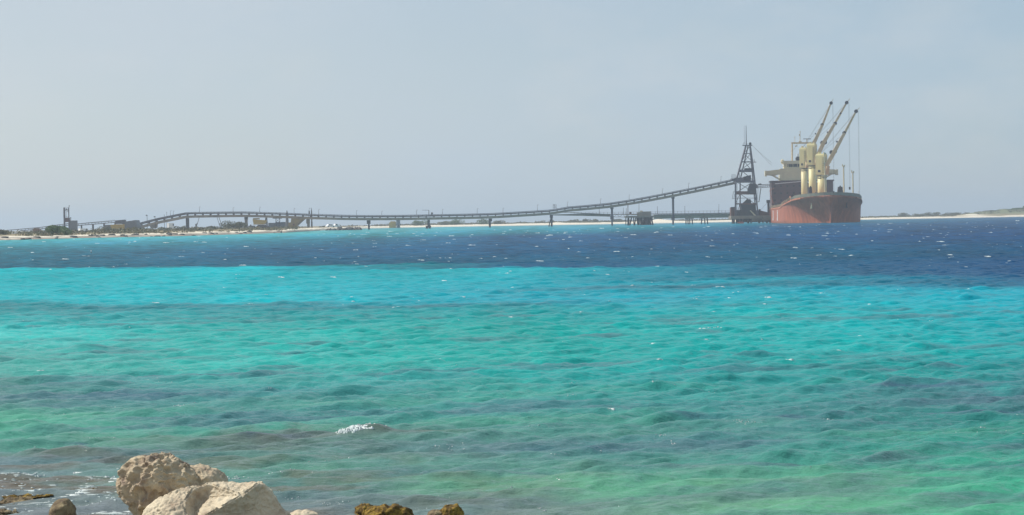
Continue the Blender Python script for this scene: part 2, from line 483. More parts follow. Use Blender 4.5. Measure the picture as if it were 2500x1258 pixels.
wet = np.clip(1.2 - (lv3 - 5 + 8 * f1) / 5, 0, 1) * np.where(LU < -0.10, 0.9, 0.25)[..., None]
LC = LC * (1 - wet) + WET * wet
wrack = np.exp(-((lv3 - 12 + 6 * f1) / 2.2) ** 2) * np.where(LU < -0.08, 0.8, 0.1)[..., None] * (f1 > -0.1)
LC = LC * (1 - wrack) + WET * 0.8 * wrack
dune = np.exp(-((LXX - 0.2412 * 1525) / 9) ** 2 - ((LYY - 1525) / 30) ** 2)[..., None]
rise = (np.clip((LZ - 2.0) / 1.2, 0, 1) * (LU > 0.2))[..., None]
LC = LC * (1 - rise) + np.array(s2l((118, 122, 92))) * rise
LC = LC * (1 - dune) + SAND * dune
lm = grid_mesh('coast', LXX, LYY, LZ)
set_col(lm, 'soil', np.clip(LC, 0, 1) * 0.92)
m_soil = bpy.data.materials.new("coast_sand")
m_soil.use_nodes = True
n, l = m_soil.node_tree.nodes, m_soil.node_tree.links
b = n['Principled BSDF']; b.inputs['Roughness'].default_value = 0.9; b.inputs['Specular IOR Level'].default_value = 0.15
at = n.new("ShaderNodeAttribute"); at.attribute_name = 'soil'
nz = n.new("ShaderNodeTexNoise"); nz.inputs['Scale'].default_value = 0.6; nz.inputs['Detail'].default_value = 8
geo = n.new("ShaderNodeNewGeometry")
mr = n.new("ShaderNodeMapRange"); mr.inputs['To Min'].default_value = 0.82; mr.inputs['To Max'].default_value = 1.25
mul = n.new("ShaderNodeMix"); mul.data_type = 'RGBA'; mul.blend_type = 'MULTIPLY'; mul.inputs['Factor'].default_value = 1.0
bp = n.new("ShaderNodeBump"); bp.inputs['Distance'].default_value = 0.4
l.new(geo.outputs['Position'], nz.inputs['Vector']); l.new(nz.outputs['Fac'], mr.inputs['Value'])
l.new(at.outputs['Color'], mul.inputs['A']); l.new(mr.outputs['Result'], mul.inputs['B'])
l.new(mul.outputs['Result'], b.inputs['Base Color'])
l.new(nz.outputs['Fac'], bp.inputs['Height']); l.new(bp.outputs['Normal'], b.inputs['Normal'])
lm.materials.append(m_soil)
coast = link(bpy.data.objects.new('coast', lm))
tag(coast, kind='structure')

def ground_z(x, y):
    """height of the far coast at a point"""
    u = x / y
    j = int(np.clip(np.searchsorted(lu, u), 0, len(lu) - 1))
    i = int(np.clip(np.searchsorted(LYY[:, j], y), 0, len(lv) - 1))
    return float(LZ[i, j])

# ---------------------------------------------------------------- foam on the wave tops, and sun glints shaped as foam
def foam_glint_lump(mb, x, y, z, w, d, h, ang):
    n = 7
    co, si = math.cos(ang), math.sin(ang)
    ring, top = [], []
    for k in range(n):
        t = k / (n - 1)
        s = (t - 0.5) * w
        env = math.sin(math.pi * min(max(t, 0.04), 0.96)) ** 0.6
        jx = random.uniform(-0.08, 0.08) * w
        hh = h * env * random.uniform(0.4, 1.25)
        dd = d * env * random.uniform(0.6, 1.2)
        ring.append((s + jx, -dd / 2, -0.02 - h * 0.3)); top.append((s + jx, random.uniform(-.2, .2) * dd, hh)); ring.append((s + jx, dd / 2, -0.02 - h * 0.3))
    vs = []
    for k in range(n):
        for p in (ring[2 * k], top[k], ring[2 * k + 1]):
            vs.append((x + p[0] * co - p[1] * si, y + p[0] * si + p[1] * co, z + p[2]))
    fs = []
    for k in range(n - 1):
        a = 3 * k
        fs += [(a, a + 3, a + 4, a + 1), (a + 1, a + 4, a + 5, a + 2)]
    mb.add(vs, fs)

def wave_z(xs, ys, cell=0.06):
    xs = np.asarray(xs, dtype=float); ys = np.asarray(ys, dtype=float)
    c = np.maximum(cell, 0.0022 * ys)
    return waves(xs, ys, c)

m_foam_glint = paint("foam", (0.80, 0.82, 0.80), rough=0.8, col2=(0.34, 0.44, 0.46), scale=2.2, amount=0.9)  # white of the foam, also used for the modelled sun glints
fo = MB()
def crest(x, y, r, n=14):
    xs = x + rng.uniform(-r, r, n); ys = y + rng.uniform(-r, r, n) * 1.5
    z = wave_z(xs, ys); k = int(np.argmax(z)); return float(xs[k]), float(ys[k]), float(z[k])
for _ in range(1100):
    t = random.random()
    if t < 0.66: y = math.exp(random.uniform(math.log(105), math.log(620)))
    elif t < 0.82: y = math.exp(random.uniform(math.log(55), math.log(110)))
    else: y = math.exp(random.uniform(math.log(20), math.log(60)))
    x = y * random.uniform(-0.28, 0.28)
    if x < -0.1 * y and random.random() < 0.55: continue
    if y > shore_d(x / y) - 40: continue
    x, y, z = crest(x, y, 0.9 if y > 60 else 0.3)
    sc = random.choice((0.28, 0.35, 0.42, 0.5, 0.7, 1.0, 1.3)) * np.interp(y, [20, 60, 110, 300, 600], [0.06, 0.11, 0.19, 0.36, 0.6])
    for q in range(random.choice((1, 1, 2))):
        foam_glint_lump(fo, x + q * sc * 0.8, y, z - 0.01, sc * random.uniform(0.7, 1.7), sc * 0.5, sc * random.uniform(0.08, 0.20), random.uniform(-0.3, 0.3))
def cluster(px, py, wpx, n, s0, s1, dy=0.10, z0=0.0, zc=0.0):
    hz = 564.5 - 0.0167 * px
    D = (EYE - zc) * FPX / (py - hz)
    x0 = (px - 1250) / FPX * D
    wd = wpx / FPX * D
    for _ in range(n):
        x = x0 + random.gauss(0, wd / 3.0); y = D + random.gauss(0, dy)
        z = float(wave_z([x], [y])[0])
        s = random.uniform(s0, s1)
        foam_glint_lump(fo, x, y, z + z0, s * random.uniform(0.8, 2.4), s * random.uniform(.6, 1.2), s * random.uniform(0.25, 0.7), random.uniform(-.4, .4))
cluster(852, 1041, 52, 90, 0.02, 0.05, 0.03, zc=0.10)
cluster(868, 1037, 70, 70, 0.012, 0.03, 0.03, zc=0.10)
cluster(915, 1033, 60, 30, 0.006, 0.014, 0.03, zc=0.10)
cluster(50, 1163, 90, 34, 0.008, 0.022, 0.035)
cluster(170, 1165, 160, 36, 0.006, 0.018, 0.04)
cluster(240, 1163, 60, 14, 0.008, 0.02, 0.03)
cluster(565, 1165, 45, 26, 0.008, 0.02, 0.05)
cluster(620, 1170, 80, 14, 0.005, 0.012, 0.05)
cluster(440, 997, 60, 20, 0.008, 0.02, 0.05)
cluster(810, 1228, 60, 32, 0.006, 0.014, 0.03)
cluster(1025, 1217, 60, 22, 0.006, 0.014, 0.03)
cluster(2020, 1033, 40, 26, 0.008, 0.02, 0.05)
cluster(1820, 1038, 70, 22, 0.006, 0.014, 0.05)
cluster(1085, 1098, 50, 10, 0.006, 0.014, 0.04)
cluster(1720, 806, 40, 22, 0.015, 0.05, 0.05)
cluster(2400, 1056, 90, 10, 0.008, 0.014, 0.03)
cluster(1340, 1046, 60, 9, 0.008, 0.014, 0.03)
cluster(230, 1072, 60, 8, 0.006, 0.012, 0.03)
cluster(700, 1215, 60, 10, 0.005, 0.012, 0.03)
for _ in range(55):   # sun glints added as white specks along the near crests
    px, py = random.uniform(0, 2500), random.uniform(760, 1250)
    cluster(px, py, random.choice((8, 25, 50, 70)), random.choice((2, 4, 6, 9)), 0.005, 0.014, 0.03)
# long thin foam lines washing over the reef at the beach
for _ in range(150):
    px, py = random.uniform(-40, 320), random.uniform(1150, 1262)
    hz = 564.5 - 0.0167 * px; D = EYE * FPX / (py - hz); x = (px - 1250) / FPX * D
    wdt = random.choice((0.03, 0.04, 0.06, 0.09, 0.15))
    for q in range(random.choice((1, 2, 3))):
        x2, y2 = x + random.gauss(0, .05), D + random.gauss(0, .03)
        foam_glint_lump(fo, x2, y2, float(wave_z([x2], [y2])[0]) + 0.001, wdt * random.uniform(.5, 1.1), random.uniform(.008, .025), random.uniform(0.002, 0.004), random.uniform(-0.1, 0.25))
foam = fo.build('foam_and_glints', m_foam_glint, smooth=True)
tag(foam, 'white flecks of foam, whitecaps and sun glints shaped as white specks scattered over the turquoise and dark blue sea', 'foam', kind='stuff')
# ---------------------------------------------------------------- the bulk carrier
m_hull = paint("hull_red", (0.50, 0.150, 0.070), rough=0.65, col2=(0.26, 0.075, 0.042), scale=0.7, amount=0.8, streak=True)
m_bulwark = paint("bulwark_green", (0.27, 0.26, 0.19), rough=0.6, col2=(0.20, 0.15, 0.11), scale=0.6)
m_cream = paint("cream_paint", (0.76, 0.66, 0.30), rough=0.5, col2=(0.58, 0.47, 0.24), scale=0.5, streak=True)
m_creamw = paint("pale_superstructure", (0.64, 0.57, 0.36), rough=0.5, col2=(0.48, 0.41, 0.27), scale=0.4)
m_dkhouse = paint("dark_deckhouse", (0.085, 0.050, 0.058), rough=0.7, col2=(0.12, 0.055, 0.045), scale=0.5)
m_orange = paint("hatch_orange", (0.50, 0.17, 0.08), rough=0.6, col2=(0.36, 0.13, 0.07), scale=0.5)
m_dark = paint("dark_steel", (0.035, 0.036, 0.046), rough=0.6, col2=(0.06, 0.045, 0.045), scale=0.7)
m_white = paint("white_paint", (0.78, 0.78, 0.76), rough=0.5, var=0.06)
m_glass = paint("dark_glass", (0.03, 0.035, 0.045), rough=0.12, var=0.05)
m_rope = paint("rope", (0.16, 0.15, 0.13), rough=0.9, var=0.1)
m_jib = paint("jib_paint", (0.66, 0.50, 0.27), rough=0.55, col2=(0.48, 0.33, 0.19), scale=0.5)

SHIP_O = Vector((123.6, 738.0, 0.0))
SHIP_A = math.atan2(13.1, 165.0)
ship = thing('cargo_ship', 'rust red bulk cargo ship with three cream deck cranes moored at the salt pier', 'ship', SHIP_O, -SHIP_A)
_ca, _sa = math.cos(SHIP_A), math.sin(SHIP_A)
def to_local(p):
    d = Vector(p) - SHIP_O
    return Vector((d.x * _ca - d.y * _sa, d.x * _sa + d.y * _ca, d.z))
def S(px, py, s):
    """ship coordinates (across, aft of the stem, up) of a pixel on the cross-section s metres aft"""
    d = CAM_M @ Vector(((px - 1250.0) / FPX, (629.0 - py) / FPX, -1.0))
    o = to_local((0, 0, EYE))
    dl = Vector((d.x * _ca - d.y * _sa, d.x * _sa + d.y * _ca, d.z))
    t = (s - o.y) / dl.y
    return o + dl * t

def hb_deck(s): return float(np.interp(s, [-1, 0, 1, 3, 6, 12, 20, 30, 45, 150, 168, 172], [0, 0.5, 2.6, 5.0, 7.6, 10.8, 13.2, 14.9, 16, 16, 14.5, 13.5]))
def hb_wl(s): return float(np.interp(s, [0, 3.0, 5, 8, 12, 20, 30, 42, 55, 145, 165, 172], [0, 0.15, 1.0, 2.6, 5.0, 9.3, 13.0, 15.4, 16, 16, 11, 8]))
def rail_z(s): return float(np.interp(s, [0, 8, 16, 21, 24, 34, 60, 172], [10.7, 10.3, 9.9, 9.6, 9.3, 8.4, 6.8, 6.5]))
ss = [0, 0.4, 1, 2, 3, 4.5, 6, 8, 10, 12, 15, 18, 21, 24, 28, 32, 37, 43, 50, 60, 80, 110, 145, 155, 165, 172]
NZ = 14
mb = MB(); vs = []; idx = {}
for side in (-1, 1):
    for i, s in enumerate(ss):
        for j in range(NZ):
            t = j / (NZ - 1)
            zz = -2.5 + (rail_z(s) + 2.5) * t
            tz = max(0.0, min(1.0, zz / rail_z(s)))
            rake = 4.2 * (1 - tz) ** 0.9 * max(0, 1 - s / 24.0)
            h = hb_wl(s) + (hb_deck(s) - hb_wl(s)) * (tz ** 2.0)
            if zz < 0: h *= 0.97
            idx[(side, i, j)] = len(vs)
            vs.append((side * h, s + rake, zz))
fs = []
for side in (-1, 1):
    for i in range(len(ss) - 1):
        for j in range(NZ - 1):
            fs.append((idx[(side, i, j)], idx[(side, i + 1, j)], idx[(side, i + 1, j + 1)], idx[(side, i, j + 1)]))
for i in range(len(ss) - 1):
    fs.append((idx[(-1, i, NZ - 1)], idx[(-1, i + 1, NZ - 1)], idx[(1, i + 1, NZ - 1)], idx[(1, i, NZ - 1)]))
for j in range(NZ - 1):
    fs.append((idx[(-1, 0, j)], idx[(1, 0, j)], idx[(1, 0, j + 1)], idx[(-1, 0, j + 1)]))
    e = len(ss) - 1
    fs.append((idx[(-1, e, j)], idx[(1, e, j)], idx[(1, e, j + 1)], idx[(-1, e, j + 1)]))
mb.add(vs, fs)
hull = mb.build('hull', m_hull, ship, smooth=True, local=True)
hull.data.polygons.foreach_set('use_smooth', [True] * len(hull.data.polygons))
# rail strake standing a little proud of the side
for side in (-1, 1):
    mb = MB()
    for a, b_ in zip(ss[9:-1], ss[10:]):
        if b_ > 150: break
        mb.bar((side * (hb_deck(a) + 0.05), a - .02, rail_z(a) - 0.35), (side * (hb_deck(b_) + 0.05), b_ + .02, rail_z(b_) - 0.35), 0.22, 0.5)
    mb.build('rubbing_strake', m_orange, ship, local=True)
# forecastle bulwark, closed round the bow
mb = MB()
fss = [0.2, 1, 2, 3, 4.5, 6, 8, 10, 12, 15, 18, 21, 23.5]
for side in (-1, 1):
    for a, b_ in zip(fss[:-1], fss[1:]):
        ha, hb_ = (1.2 if a < 21 else 0.7), (1.2 if b_ < 21 else 0.7)
        v = []
        for s, hh in ((a, ha), (b_, hb_)):
            h = hb_deck(s); z = rail_z(s)
            v += [(side * h, s, z - 0.02), (side * (h + 0.30), s - 0.1, z + hh), (side * (h + 0.15), s, z + hh), (side * (h - 0.2), s, z - 0.02)]
        mb.add(v, [(0, 4, 5, 1), (1, 5, 6, 2), (2, 6, 7, 3), (3, 7, 4, 0), (0, 1, 2, 3), (4, 7, 6, 5)])
mb.span((-0.75, 0.1, rail_z(0) - 0.02), (0.75, 0.5, rail_z(0) + 1.25))
mb.build('forecastle_bulwark', m_bulwark, ship, local=True)
# forecastle deck fittings
def ship_part(name, mat, fn, smooth=False, parent=None, label=None):
    m = MB(); fn(m)
    return m.build(name, mat, parent or ship, smooth=smooth, local=True, label=label)
def winch(m, px, py0, py1, s, w):
    a, b_ = S(px - w / 2, py0, s), S(px + w / 2, py1, s)
    zb = rail_z(s) - 0.3; zt = b_.z
    cx = (a.x + b_.x) / 2; hw = abs(b_.x - a.x) / 2
    m.prism([(cx - hw, s, zb), (cx + hw, s, zb), (cx + hw * 0.55, s, zb + (zt - zb) * 0.55), (cx + hw * 0.45, s, zt), (cx - hw * 0.45, s, zt), (cx - hw * 0.6, s, zb + (zt - zb) * 0.5)], (0, 3.0, 0))
    m.tube((cx - hw * .7, s + 1, zb + 1.0), (cx + hw * .7, s + 1, zb + 1.0), 0.6)
    m.box((cx, s + 1, zt + 0.2), (0.5, 0.5, 0.5))
ship_part('anchor_winch', m_dark, lambda m: winch(m, 2052, 470, 456, 14, 22))
ship_part('mooring_winch', m_dark, lambda m: winch(m, 1979, 470, 457, 16, 14))
for vx in (2031, 1992):
    ship_part('ventilator', m_dark, lambda m: [m.tube((S(vx, 462, 12).x, 12, rail_z(12) - 0.2), (S(vx, 462, 12).x, 12, rail_z(12) + 1.4), 0.3, n=10), m.tube((S(vx, 462, 12).x, 12, rail_z(12) + 1.3), (S(vx, 462, 12).x, 12, rail_z(12) + 1.9), 0.5, 0.4, n=10)])
def anchor_mb(m, side):
    s = 9.0; h = (hb_wl(s) + (hb_deck(s) - hb_wl(s)) * 0.55) + 0.35
    m.tube((side * h, s + 1, 7.8), (side * (h - .1), s + 1, 5.9), 0.22, n=8)
    m.bar((side * h, s - 0.1, 5.9), (side * h, s + 2.1, 5.9), 0.5, 0.45)
    m.bar((side * h, s - 0.1, 5.9), (side * h, s - 0.3, 6.9), 0.3); m.bar((side * h, s + 2.1, 5.9), (side * h, s + 2.3, 6.9), 0.3)
for side in (-1, 1):
    ship_part('anchor', m_creamw if side < 0 else m_dark, lambda m: anchor_mb(m, side))
# white marks on the port side aft
for px0, px1, p0, p1, s in ((1888, 1892, 509, 532, 110), (1900, 1903, 508, 533, 78)):
    q0, q1 = S((px0 + px1) / 2, p0, s), S((px0 + px1) / 2, p1, s)
    m = MB(); m.box((-16.06, s, 3.4), (0.06, 3.0, 4.4)); m.box((-16.07, s + 1.0, 1.6), (0.07, 4.5, 0.9))
    m.build('hull_mark', m_white, ship, local=True)

# hatch covers and coamings on the main deck
for s0, s1 in ((26, 36), (46, 70), (82, 104), (116, 138)):
    def fn(m, s0=s0, s1=s1):
        zb = rail_z(s1) - 0.1
        m.span((-9.8, s0, zb), (9.8, s1, zb + 1.7))
        m.prism([(-10.2, s0 - 0.2, zb + 1.72), (10.2, s0 - 0.2, zb + 1.72), (10.2, s0 - 0.2, zb + 2.5), (0, s0 - 0.2, zb + 2.9), (-10.2, s0 - 0.2, zb + 2.5)], (0, s1 - s0 + 0.4, 0))
        for k in range(6):
            y = s0 + (s1 - s0) * (k + 0.5) / 6
            m.box((-9.95, y, zb + 0.8), (0.25, 0.3, 1.5)); m.box((9.95, y, zb + 0.8), (0.25, 0.3, 1.5))
    ship_part('hatch_cover', m_orange, fn)
# deck clutter along the port rail: low houses, pipes, guard rail
def rail_fn(m, side):
    if True:
        s = 26.0
        while s < 148:
            m.box((side * (hb_deck(s) - 0.2), s, rail_z(s) + 0.55), (0.08, 0.08, 1.1)); s += 2.4
        for a, b_ in zip(ss[13:-1], ss[14:]):
            if b_ > 150: break
            for hh in (0.55, 1.1):
                m.bar((side * (hb_deck(a) - 0.2), a, rail_z(a) + hh), (side * (hb_deck(b_) - 0.2), b_, rail_z(b_) + hh), 0.06)
for side in (-1, 1): ship_part('guard_rail', m_creamw, lambda m: rail_fn(m, side))
r = random.Random(5)
for s_ in np.arange(28, 146, 5.0):
    x = -r.uniform(10.6, 14.2); dx, dy, dz = r.uniform(0.6, 1.8), r.uniform(0.8, 2.4), r.uniform(1.2, 2.6)
    ship_part('deck_machine', m_dark, lambda m: [m.box((x, s_, rail_z(s_) + dz * .4), (dx, dy, dz)), m.tube((x, s_, rail_z(s_) + dz * .85), (x, s_, rail_z(s_) + dz * .9 + .5), 0.2, n=8)])
# port side deck store in front, orange topped
ship_part('deck_store', m_orange, lambda m: m.span((-13.6, 30, rail_z(30) - .2), (-8.5, 36, rail_z(30) + 2.2)))
ship_part('deck_store', m_orange, lambda m: m.span((-9.5, 24.5, rail_z(24) - .2), (-5.0, 28, rail_z(24) + 1.4)))

# accommodation block at the stern
sA = 148.0
z_top = S(1950, 443, sA).z
zl = S(1920, 443, sA).z
xl, xr = S(1884, 450, sA).x, S(2034, 450, sA).x
ship_part('accommodation_block', m_dkhouse, lambda m: [
    m.span((xl, sA, 6.3), (S(1958, 450, sA).x, sA + 16, z_top)),
    m.span((S(1958, 450, sA).x, sA + 0.6, 6.3), (S(2012, 450, sA).x, sA + 16, z_top - 0.6)),
    m.span((S(2012, 450, sA).x, sA, 6.3), (xr, sA + 16, z_top + 0.3)),
    m.span((xl - 0.5, sA - 0.4, z_top + 0.01), (xr + 0.5, sA + 16.4, z_top + 0.5)),
    m.span((xl - 0.3, sA - 0.3, 12.0), (S(1958, 450, sA).x, sA - 0.01, 12.3)),
    m.span((xl - 0.3, sA - 0.3, 15.2), (S(1958, 450, sA).x, sA - 0.01, 15.5))])
# windows of the block
for row in (10.4, 13.7, 17.0):
    if row > z_top - 0.8: continue
    x = xl + 1.4
    while x < xr - 1:
        ship_part('window', m_glass, lambda m: m.box((x, sA - 0.04, row), (0.8, 0.1, 0.7))); x += 2.9
ship_part('life_raft_davit', m_orange, lambda m: [m.bar((xl + 0.5, sA - 1, 9), (xl - 1.0, sA - 1, 15), 0.25), m.bar((xl - 1.0, sA - 1, 15), (xl + 1, sA - 1, 16.2), 0.25)])
ship_part('white_awning_edge', m_white, lambda m: m.bar(S(1892, 449, sA - 1.2), S(1955, 443.5, sA - 1.2), 0.3, 0.3))
# bridge: lower cream house, wings and wheelhouse
zb0 = z_top + 0.5
zw = S(1950, 418, sA + 1).z
def bridge_fn(m):
    a = S(1905, 430, sA + 1).x; c = S(2010, 430, sA + 1).x
    m.span((a, sA + 1, zb0 + 0.01), (c, sA + 14, zw - 1.4))
    # wings
    L, Rr = S(1871, 425, sA + 1).x, S(2043, 425, sA + 1).x
    m.span((a - 0.01, sA + 1, zw - 1.4), (c + 0.01, sA + 9, zw + 1.3))
    m.prism([(L, sA + 1, zw - 1.2), (a, sA + 1, zw - 1.4), (a, sA + 1, zw + 1.0), (L, sA + 1, zw - 0.2 + 0.5)], (0, 5, 0))
    m.prism([(c, sA + 1, zw - 1.4), (Rr, sA + 1, zw - 1.2), (Rr, sA + 1, zw + 0.3), (c, sA + 1, zw + 1.0)], (0, 5, 0))
    # cheeks at the wing ends and slanting brackets
    m.span((L - 0.6, sA + 0.8, zw - 2.1), (L + 0.3, sA + 6.2, zw + 0.5))
    m.span((Rr - 0.3, sA + 0.8, zw - 2.1), (Rr + 0.6, sA + 6.2, zw + 0.5))
    m.bar((L + 2.2, sA + 1.6, zw - 1.4), (a + 0.2, sA + 1.6, zb0 + 0.3), 0.6, 0.7)
    m.bar((Rr - 2.2, sA + 1.6, zw - 1.4), (c - 0.2, sA + 1.6, zb0 + 0.3), 0.6, 0.7)
    m.prism([(L + 0.3, sA + 1.3, zw - 1.25), (L + 5.4, sA + 1.3, zw - 1.3), (L + 4.0, sA + 1.3, zw - 2.1), (L + 0.3, sA + 1.3, zw - 1.7)], (0, 0.3, 0))
    m.prism([(Rr - 0.3, sA + 1.3, zw - 1.7), (Rr - 4.0, sA + 1.3, zw - 2.1), (Rr - 5.4, sA + 1.3, zw - 1.3), (Rr - 0.3, sA + 1.3, zw - 1.25)], (0, 0.3, 0))
ship_part('bridge_wings', m_creamw, bridge_fn)
def wheel_fn(m):
    a = S(1914, 410, sA + 2).x; c = S(2002, 410, sA + 2).x
    m.span((a, sA + 2, zw + 1.31), (c, sA + 8, zw + 2.0))
    m.span((a - 0.3, sA + 1.7, zw + 3.4), (c + 0.3, sA + 8.3, zw + 4.9))
    for k in range(9):
        x = a + (c - a) * k / 8
        m.box((x, sA + 2.1, zw + 2.7), (0.2, 0.2, 1.4))
    m.span((a, sA + 2.4, zw + 2.0), (a + 1.6, sA + 7.9, zw + 3.4))
    m.ball((a - 0.6, sA + 3, zw + 4.6), 0.9, 8, 1.3)
wh = ship_part('wheelhouse', m_creamw, wheel_fn)
ship_part('bridge_windows', m_glass, lambda m: m.span((S(1914, 410, sA + 2).x + 1.7, sA + 2.3, zw + 2.01), (S(2002, 410, sA + 2).x - 0.1, sA + 7.5, zw + 3.39)), parent=wh)
zr = zw + 4.9
ship_part('funnel', m_dark, lambda m: [m.span(tuple(S(1944, 402, sA + 12)), (S(1955, 402, sA + 12).x, sA + 17, S(1950, 385, sA + 12).z)), m.prism([(S(1943, 386, sA + 12).x, sA + 12, S(1943, 387, sA + 12).z), (S(1956, 386, sA + 12).x, sA + 12, S(1943, 387, sA + 12).z), (S(1954.5, 386, sA + 12).x, sA + 12, S(1943, 382.5, sA + 12).z), (S(1945.5, 386, sA + 12).x, sA + 12, S(1943, 382.5, sA + 12).z)], (0, 5, 0))])
ship_part('exhaust_pipe', m_white, lambda m: m.tube(S(1947.5, 383, sA + 14), S(1947.5, 375.5, sA + 14), 0.45, n=10))
ship_part('exhaust_pipe', m_white, lambda m: m.tube(S(1942, 403, sA + 11), S(1942, 391, sA + 11), 0.3, n=8))
def mast_fn(m):
    m.tube(S(1934, 403, sA + 8), S(1934, 350, sA + 8), 0.36, n=10)
    m.bar(S(1932, 349.5, sA + 8), S(1976, 349.5, sA + 8), 0.8, 0.75)
    m.tube(S(1973, 403, sA + 8), S(1973, 350, sA + 8), 0.34, n=10)
    m.bar(S(1934.5, 370, sA + 8), S(1947, 352, sA + 8), 0.12)
    m.box(S(1944, 357, sA + 8), (1.2, 0.6, 0.4))
    m.tube(S(1953, 349, sA + 8), S(1953.6, 322, sA + 8), 0.2, 0.08, n=8)
    m.bar(S(1950, 347, sA + 8), S(1957, 347, sA + 8), 0.5, 0.7)
    m.ball(S(1953.4, 322, sA + 8), 0.28); m.box(S(1952, 330, sA + 8), (0.4, 0.4, 0.9))
    m.tube(S(1940.5, 349, sA + 8), S(1940.5, 334, sA + 8), 0.09, n=6); m.bar(S(1938, 335, sA + 8), S(1943, 335, sA + 8), 0.12)
    m.tube(S(1970, 349, sA + 8), S(1970, 339, sA + 8), 0.2, n=8)
mast = ship_part('goalpost_mast', m_jib, mast_fn)
ship_part('radar_scanner', m_dark, lambda m: m.bar(S(1961, 339.5, sA + 8), S(1980, 339.5, sA + 8), 0.25, 0.3), parent=mast)
ship_part('radar_dome', m_white, lambda m: m.ball(S(1915, 404.5, sA + 4), 0.8), smooth=True)

# deck cranes: pedestal (with collar), housing, jib (with sheaves), hoist wires
def deck_crane(s, px0, px1, top, neck, pins, sheaves, hook):
    a, b_ = S(px0, top, s), S(px1, top, s)
    w = b_.x - a.x; cx = (a.x + b_.x) / 2
    zt, zn, zb = a.z, S(px0, neck, s).z, rail_z(s) - 0.2
    r = w * 0.43
    cxb = cx + 0.15
    m = MB(); m.tube((cxb, s, zb), (cxb, s, zn - 0.3), r, r * 0.97, n=28)
    ped = m.build('crane_pedestal', m_cream, ship, smooth=False, local=True)
    for p in ped.data.polygons: p.use_smooth = len(p.vertices) == 4
    m = MB(); m.tube((cxb, s, zn - 1.1), (cxb, s, zn - 0.85), r * 1.06, n=28); m.tube((cxb, s, zn - 0.3), (cxb, s, zn + 0.05), r * 1.04, n=28)
    m.build('slewing_ring', m_dark, ped, local=True)
    # housing: a tall steel box turned a little to starboard, sloping front top
    ang = R(-24)
    hw, hd = w * 0.46, w * 0.40
    m = MB()
    co, si = math.cos(ang), math.sin(ang)
    def q(x, y, z): return (cx + x * co - y * si, s + x * si + y * co, z)
    H = zt - zn
    pts = [(-hw, -hd), (hw, -hd), (hw, hd), (-hw, hd)]
    levels = [(zn + 0.05, 0.92), (zn + H * 0.06, 1.0), (zn + H * 0.92, 1.0), (zt, 0.86)]
    vs = [q(x * k, y * k, z) for z, k in levels for x, y in pts]
    fs = [(3, 2, 1, 0), (12, 13, 14, 15)]
    for lv_ in range(3):
        for k in range(4):
            fs.append((lv_ * 4 + k, lv_ * 4 + (k + 1) % 4, lv_ * 4 + 4 + (k + 1) % 4, lv_ * 4 + 4 + k))
    m.add(vs, fs)
    m.box((cx - w * .15, s, zt + 0.35), (w * 0.25, w * 0.3, 0.7)); m.box((cx + w * .25, s, zt + 0.25), (w * 0.12, w * 0.3, 0.5))
    hs = m.build('crane_housing', m_cream, ship, local=True)
    m = MB()
    for k in range(9):
        z = zn + H * (0.12 + 0.085 * k)
        m.bar(q(hw * 0.55, -hd - 0.03, z), q(hw * 0.85, -hd - 0.03, z), 0.06)
    m.bar(q(hw * 0.55, -hd - 0.05, zn + H * .1), q(hw * 0.55, -hd - 0.05, zn + H * .85), 0.06); m.bar(q(hw * 0.85, -hd - 0.05, zn + H * .1), q(hw * 0.85, -hd - 0.05, zn + H * .85), 0.06)
    m.box(q(-hw * .2, -hd - 0.02, zn + H * 0.2), (w * 0.25, 0.1, 0.9), ang)
    m.build('crane_ladder', m_dark, hs, local=True)
    # jib in the plane slanting to starboard and a little forward
    P = [S(px, py, s - 2.0) for px, py in pins]
    m = MB()
    m.bar(P[0], P[1], 1.5, 1.5, 1.7, 1.7); m.bar(P[1], P[2], 1.5, 1.6, 1.0, 1.1); m.bar(P[2], P[3], 0.9, 1.0, 0.65, 0.7); m.bar(P[3], P[4], 0.3, 0.35, 0.15, 0.18)
    side = Vector((0.35, 0, 0))
    m.bar(S(px1 - 2, neck - 4, s - 1), P[0] + Vector((0.3, 0, 0)), 1.6, 1.6)
    jib = m.build('jib', m_jib, ship, local=True)
    for px, py, rr in sheaves:
        c = S(px, py, s - 2.0)
        m = MB(); m.tube(c - Vector((0, 0.5, 0)), c + Vector((0, 0.5, 0)), rr, n=14)
        m.build('sheave', m_dark, jib, local=True)
    m = MB()
    topc = Vector((cx, s, zt + 0.5)); tip_ = P[3]
    for dx in (-0.25, 0.25):
        m.tube(topc + Vector((dx, 0, 0)), tip_ + Vector((dx * .5, 0, 0)), 0.035, n=5)
    m.tube(topc, P[2], 0.04, n=5)
    hk = S(hook[0], hook[1], s - 2.0)
    hk = Vector((tip_.x + 0.8, tip_.y, max(hk.z, rail_z(s) + 1)))
    for dx in (0, 0.25):
        m.tube(tip_ + Vector((0.8 + dx, 0, 0)), hk + Vector((dx, 0, 0)), 0.03, n=5)
    m.build('hoist_wires', m_rope, jib, local=True)
    m = MB(); m.box(hk, (0.7, 0.5, 1.1)); m.build('hook_block', m_dark, jib, local=True)
deck_crane(112, 1952.5, 1971, 361, 412, [(1970, 396), (1986, 352), (2008, 305), (2028, 254), (2034, 242)], [(2029, 252, 0.75), (2007, 305, 0.7), (1991, 327, 0.3), (1985, 352, 0.8)], (2033, 470))
deck_crane(76, 1970.5, 1993, 351, 405, [(1992, 390), (2010, 350), (2038, 302), (2067, 251), (2075, 241)], [(2067, 251, 0.75), (2039, 302, 0.75), (2020, 323, 0.3), (2008, 349, 0.95), (2014, 348, 0.9), (2052, 277, 0.4)], (2072, 460))
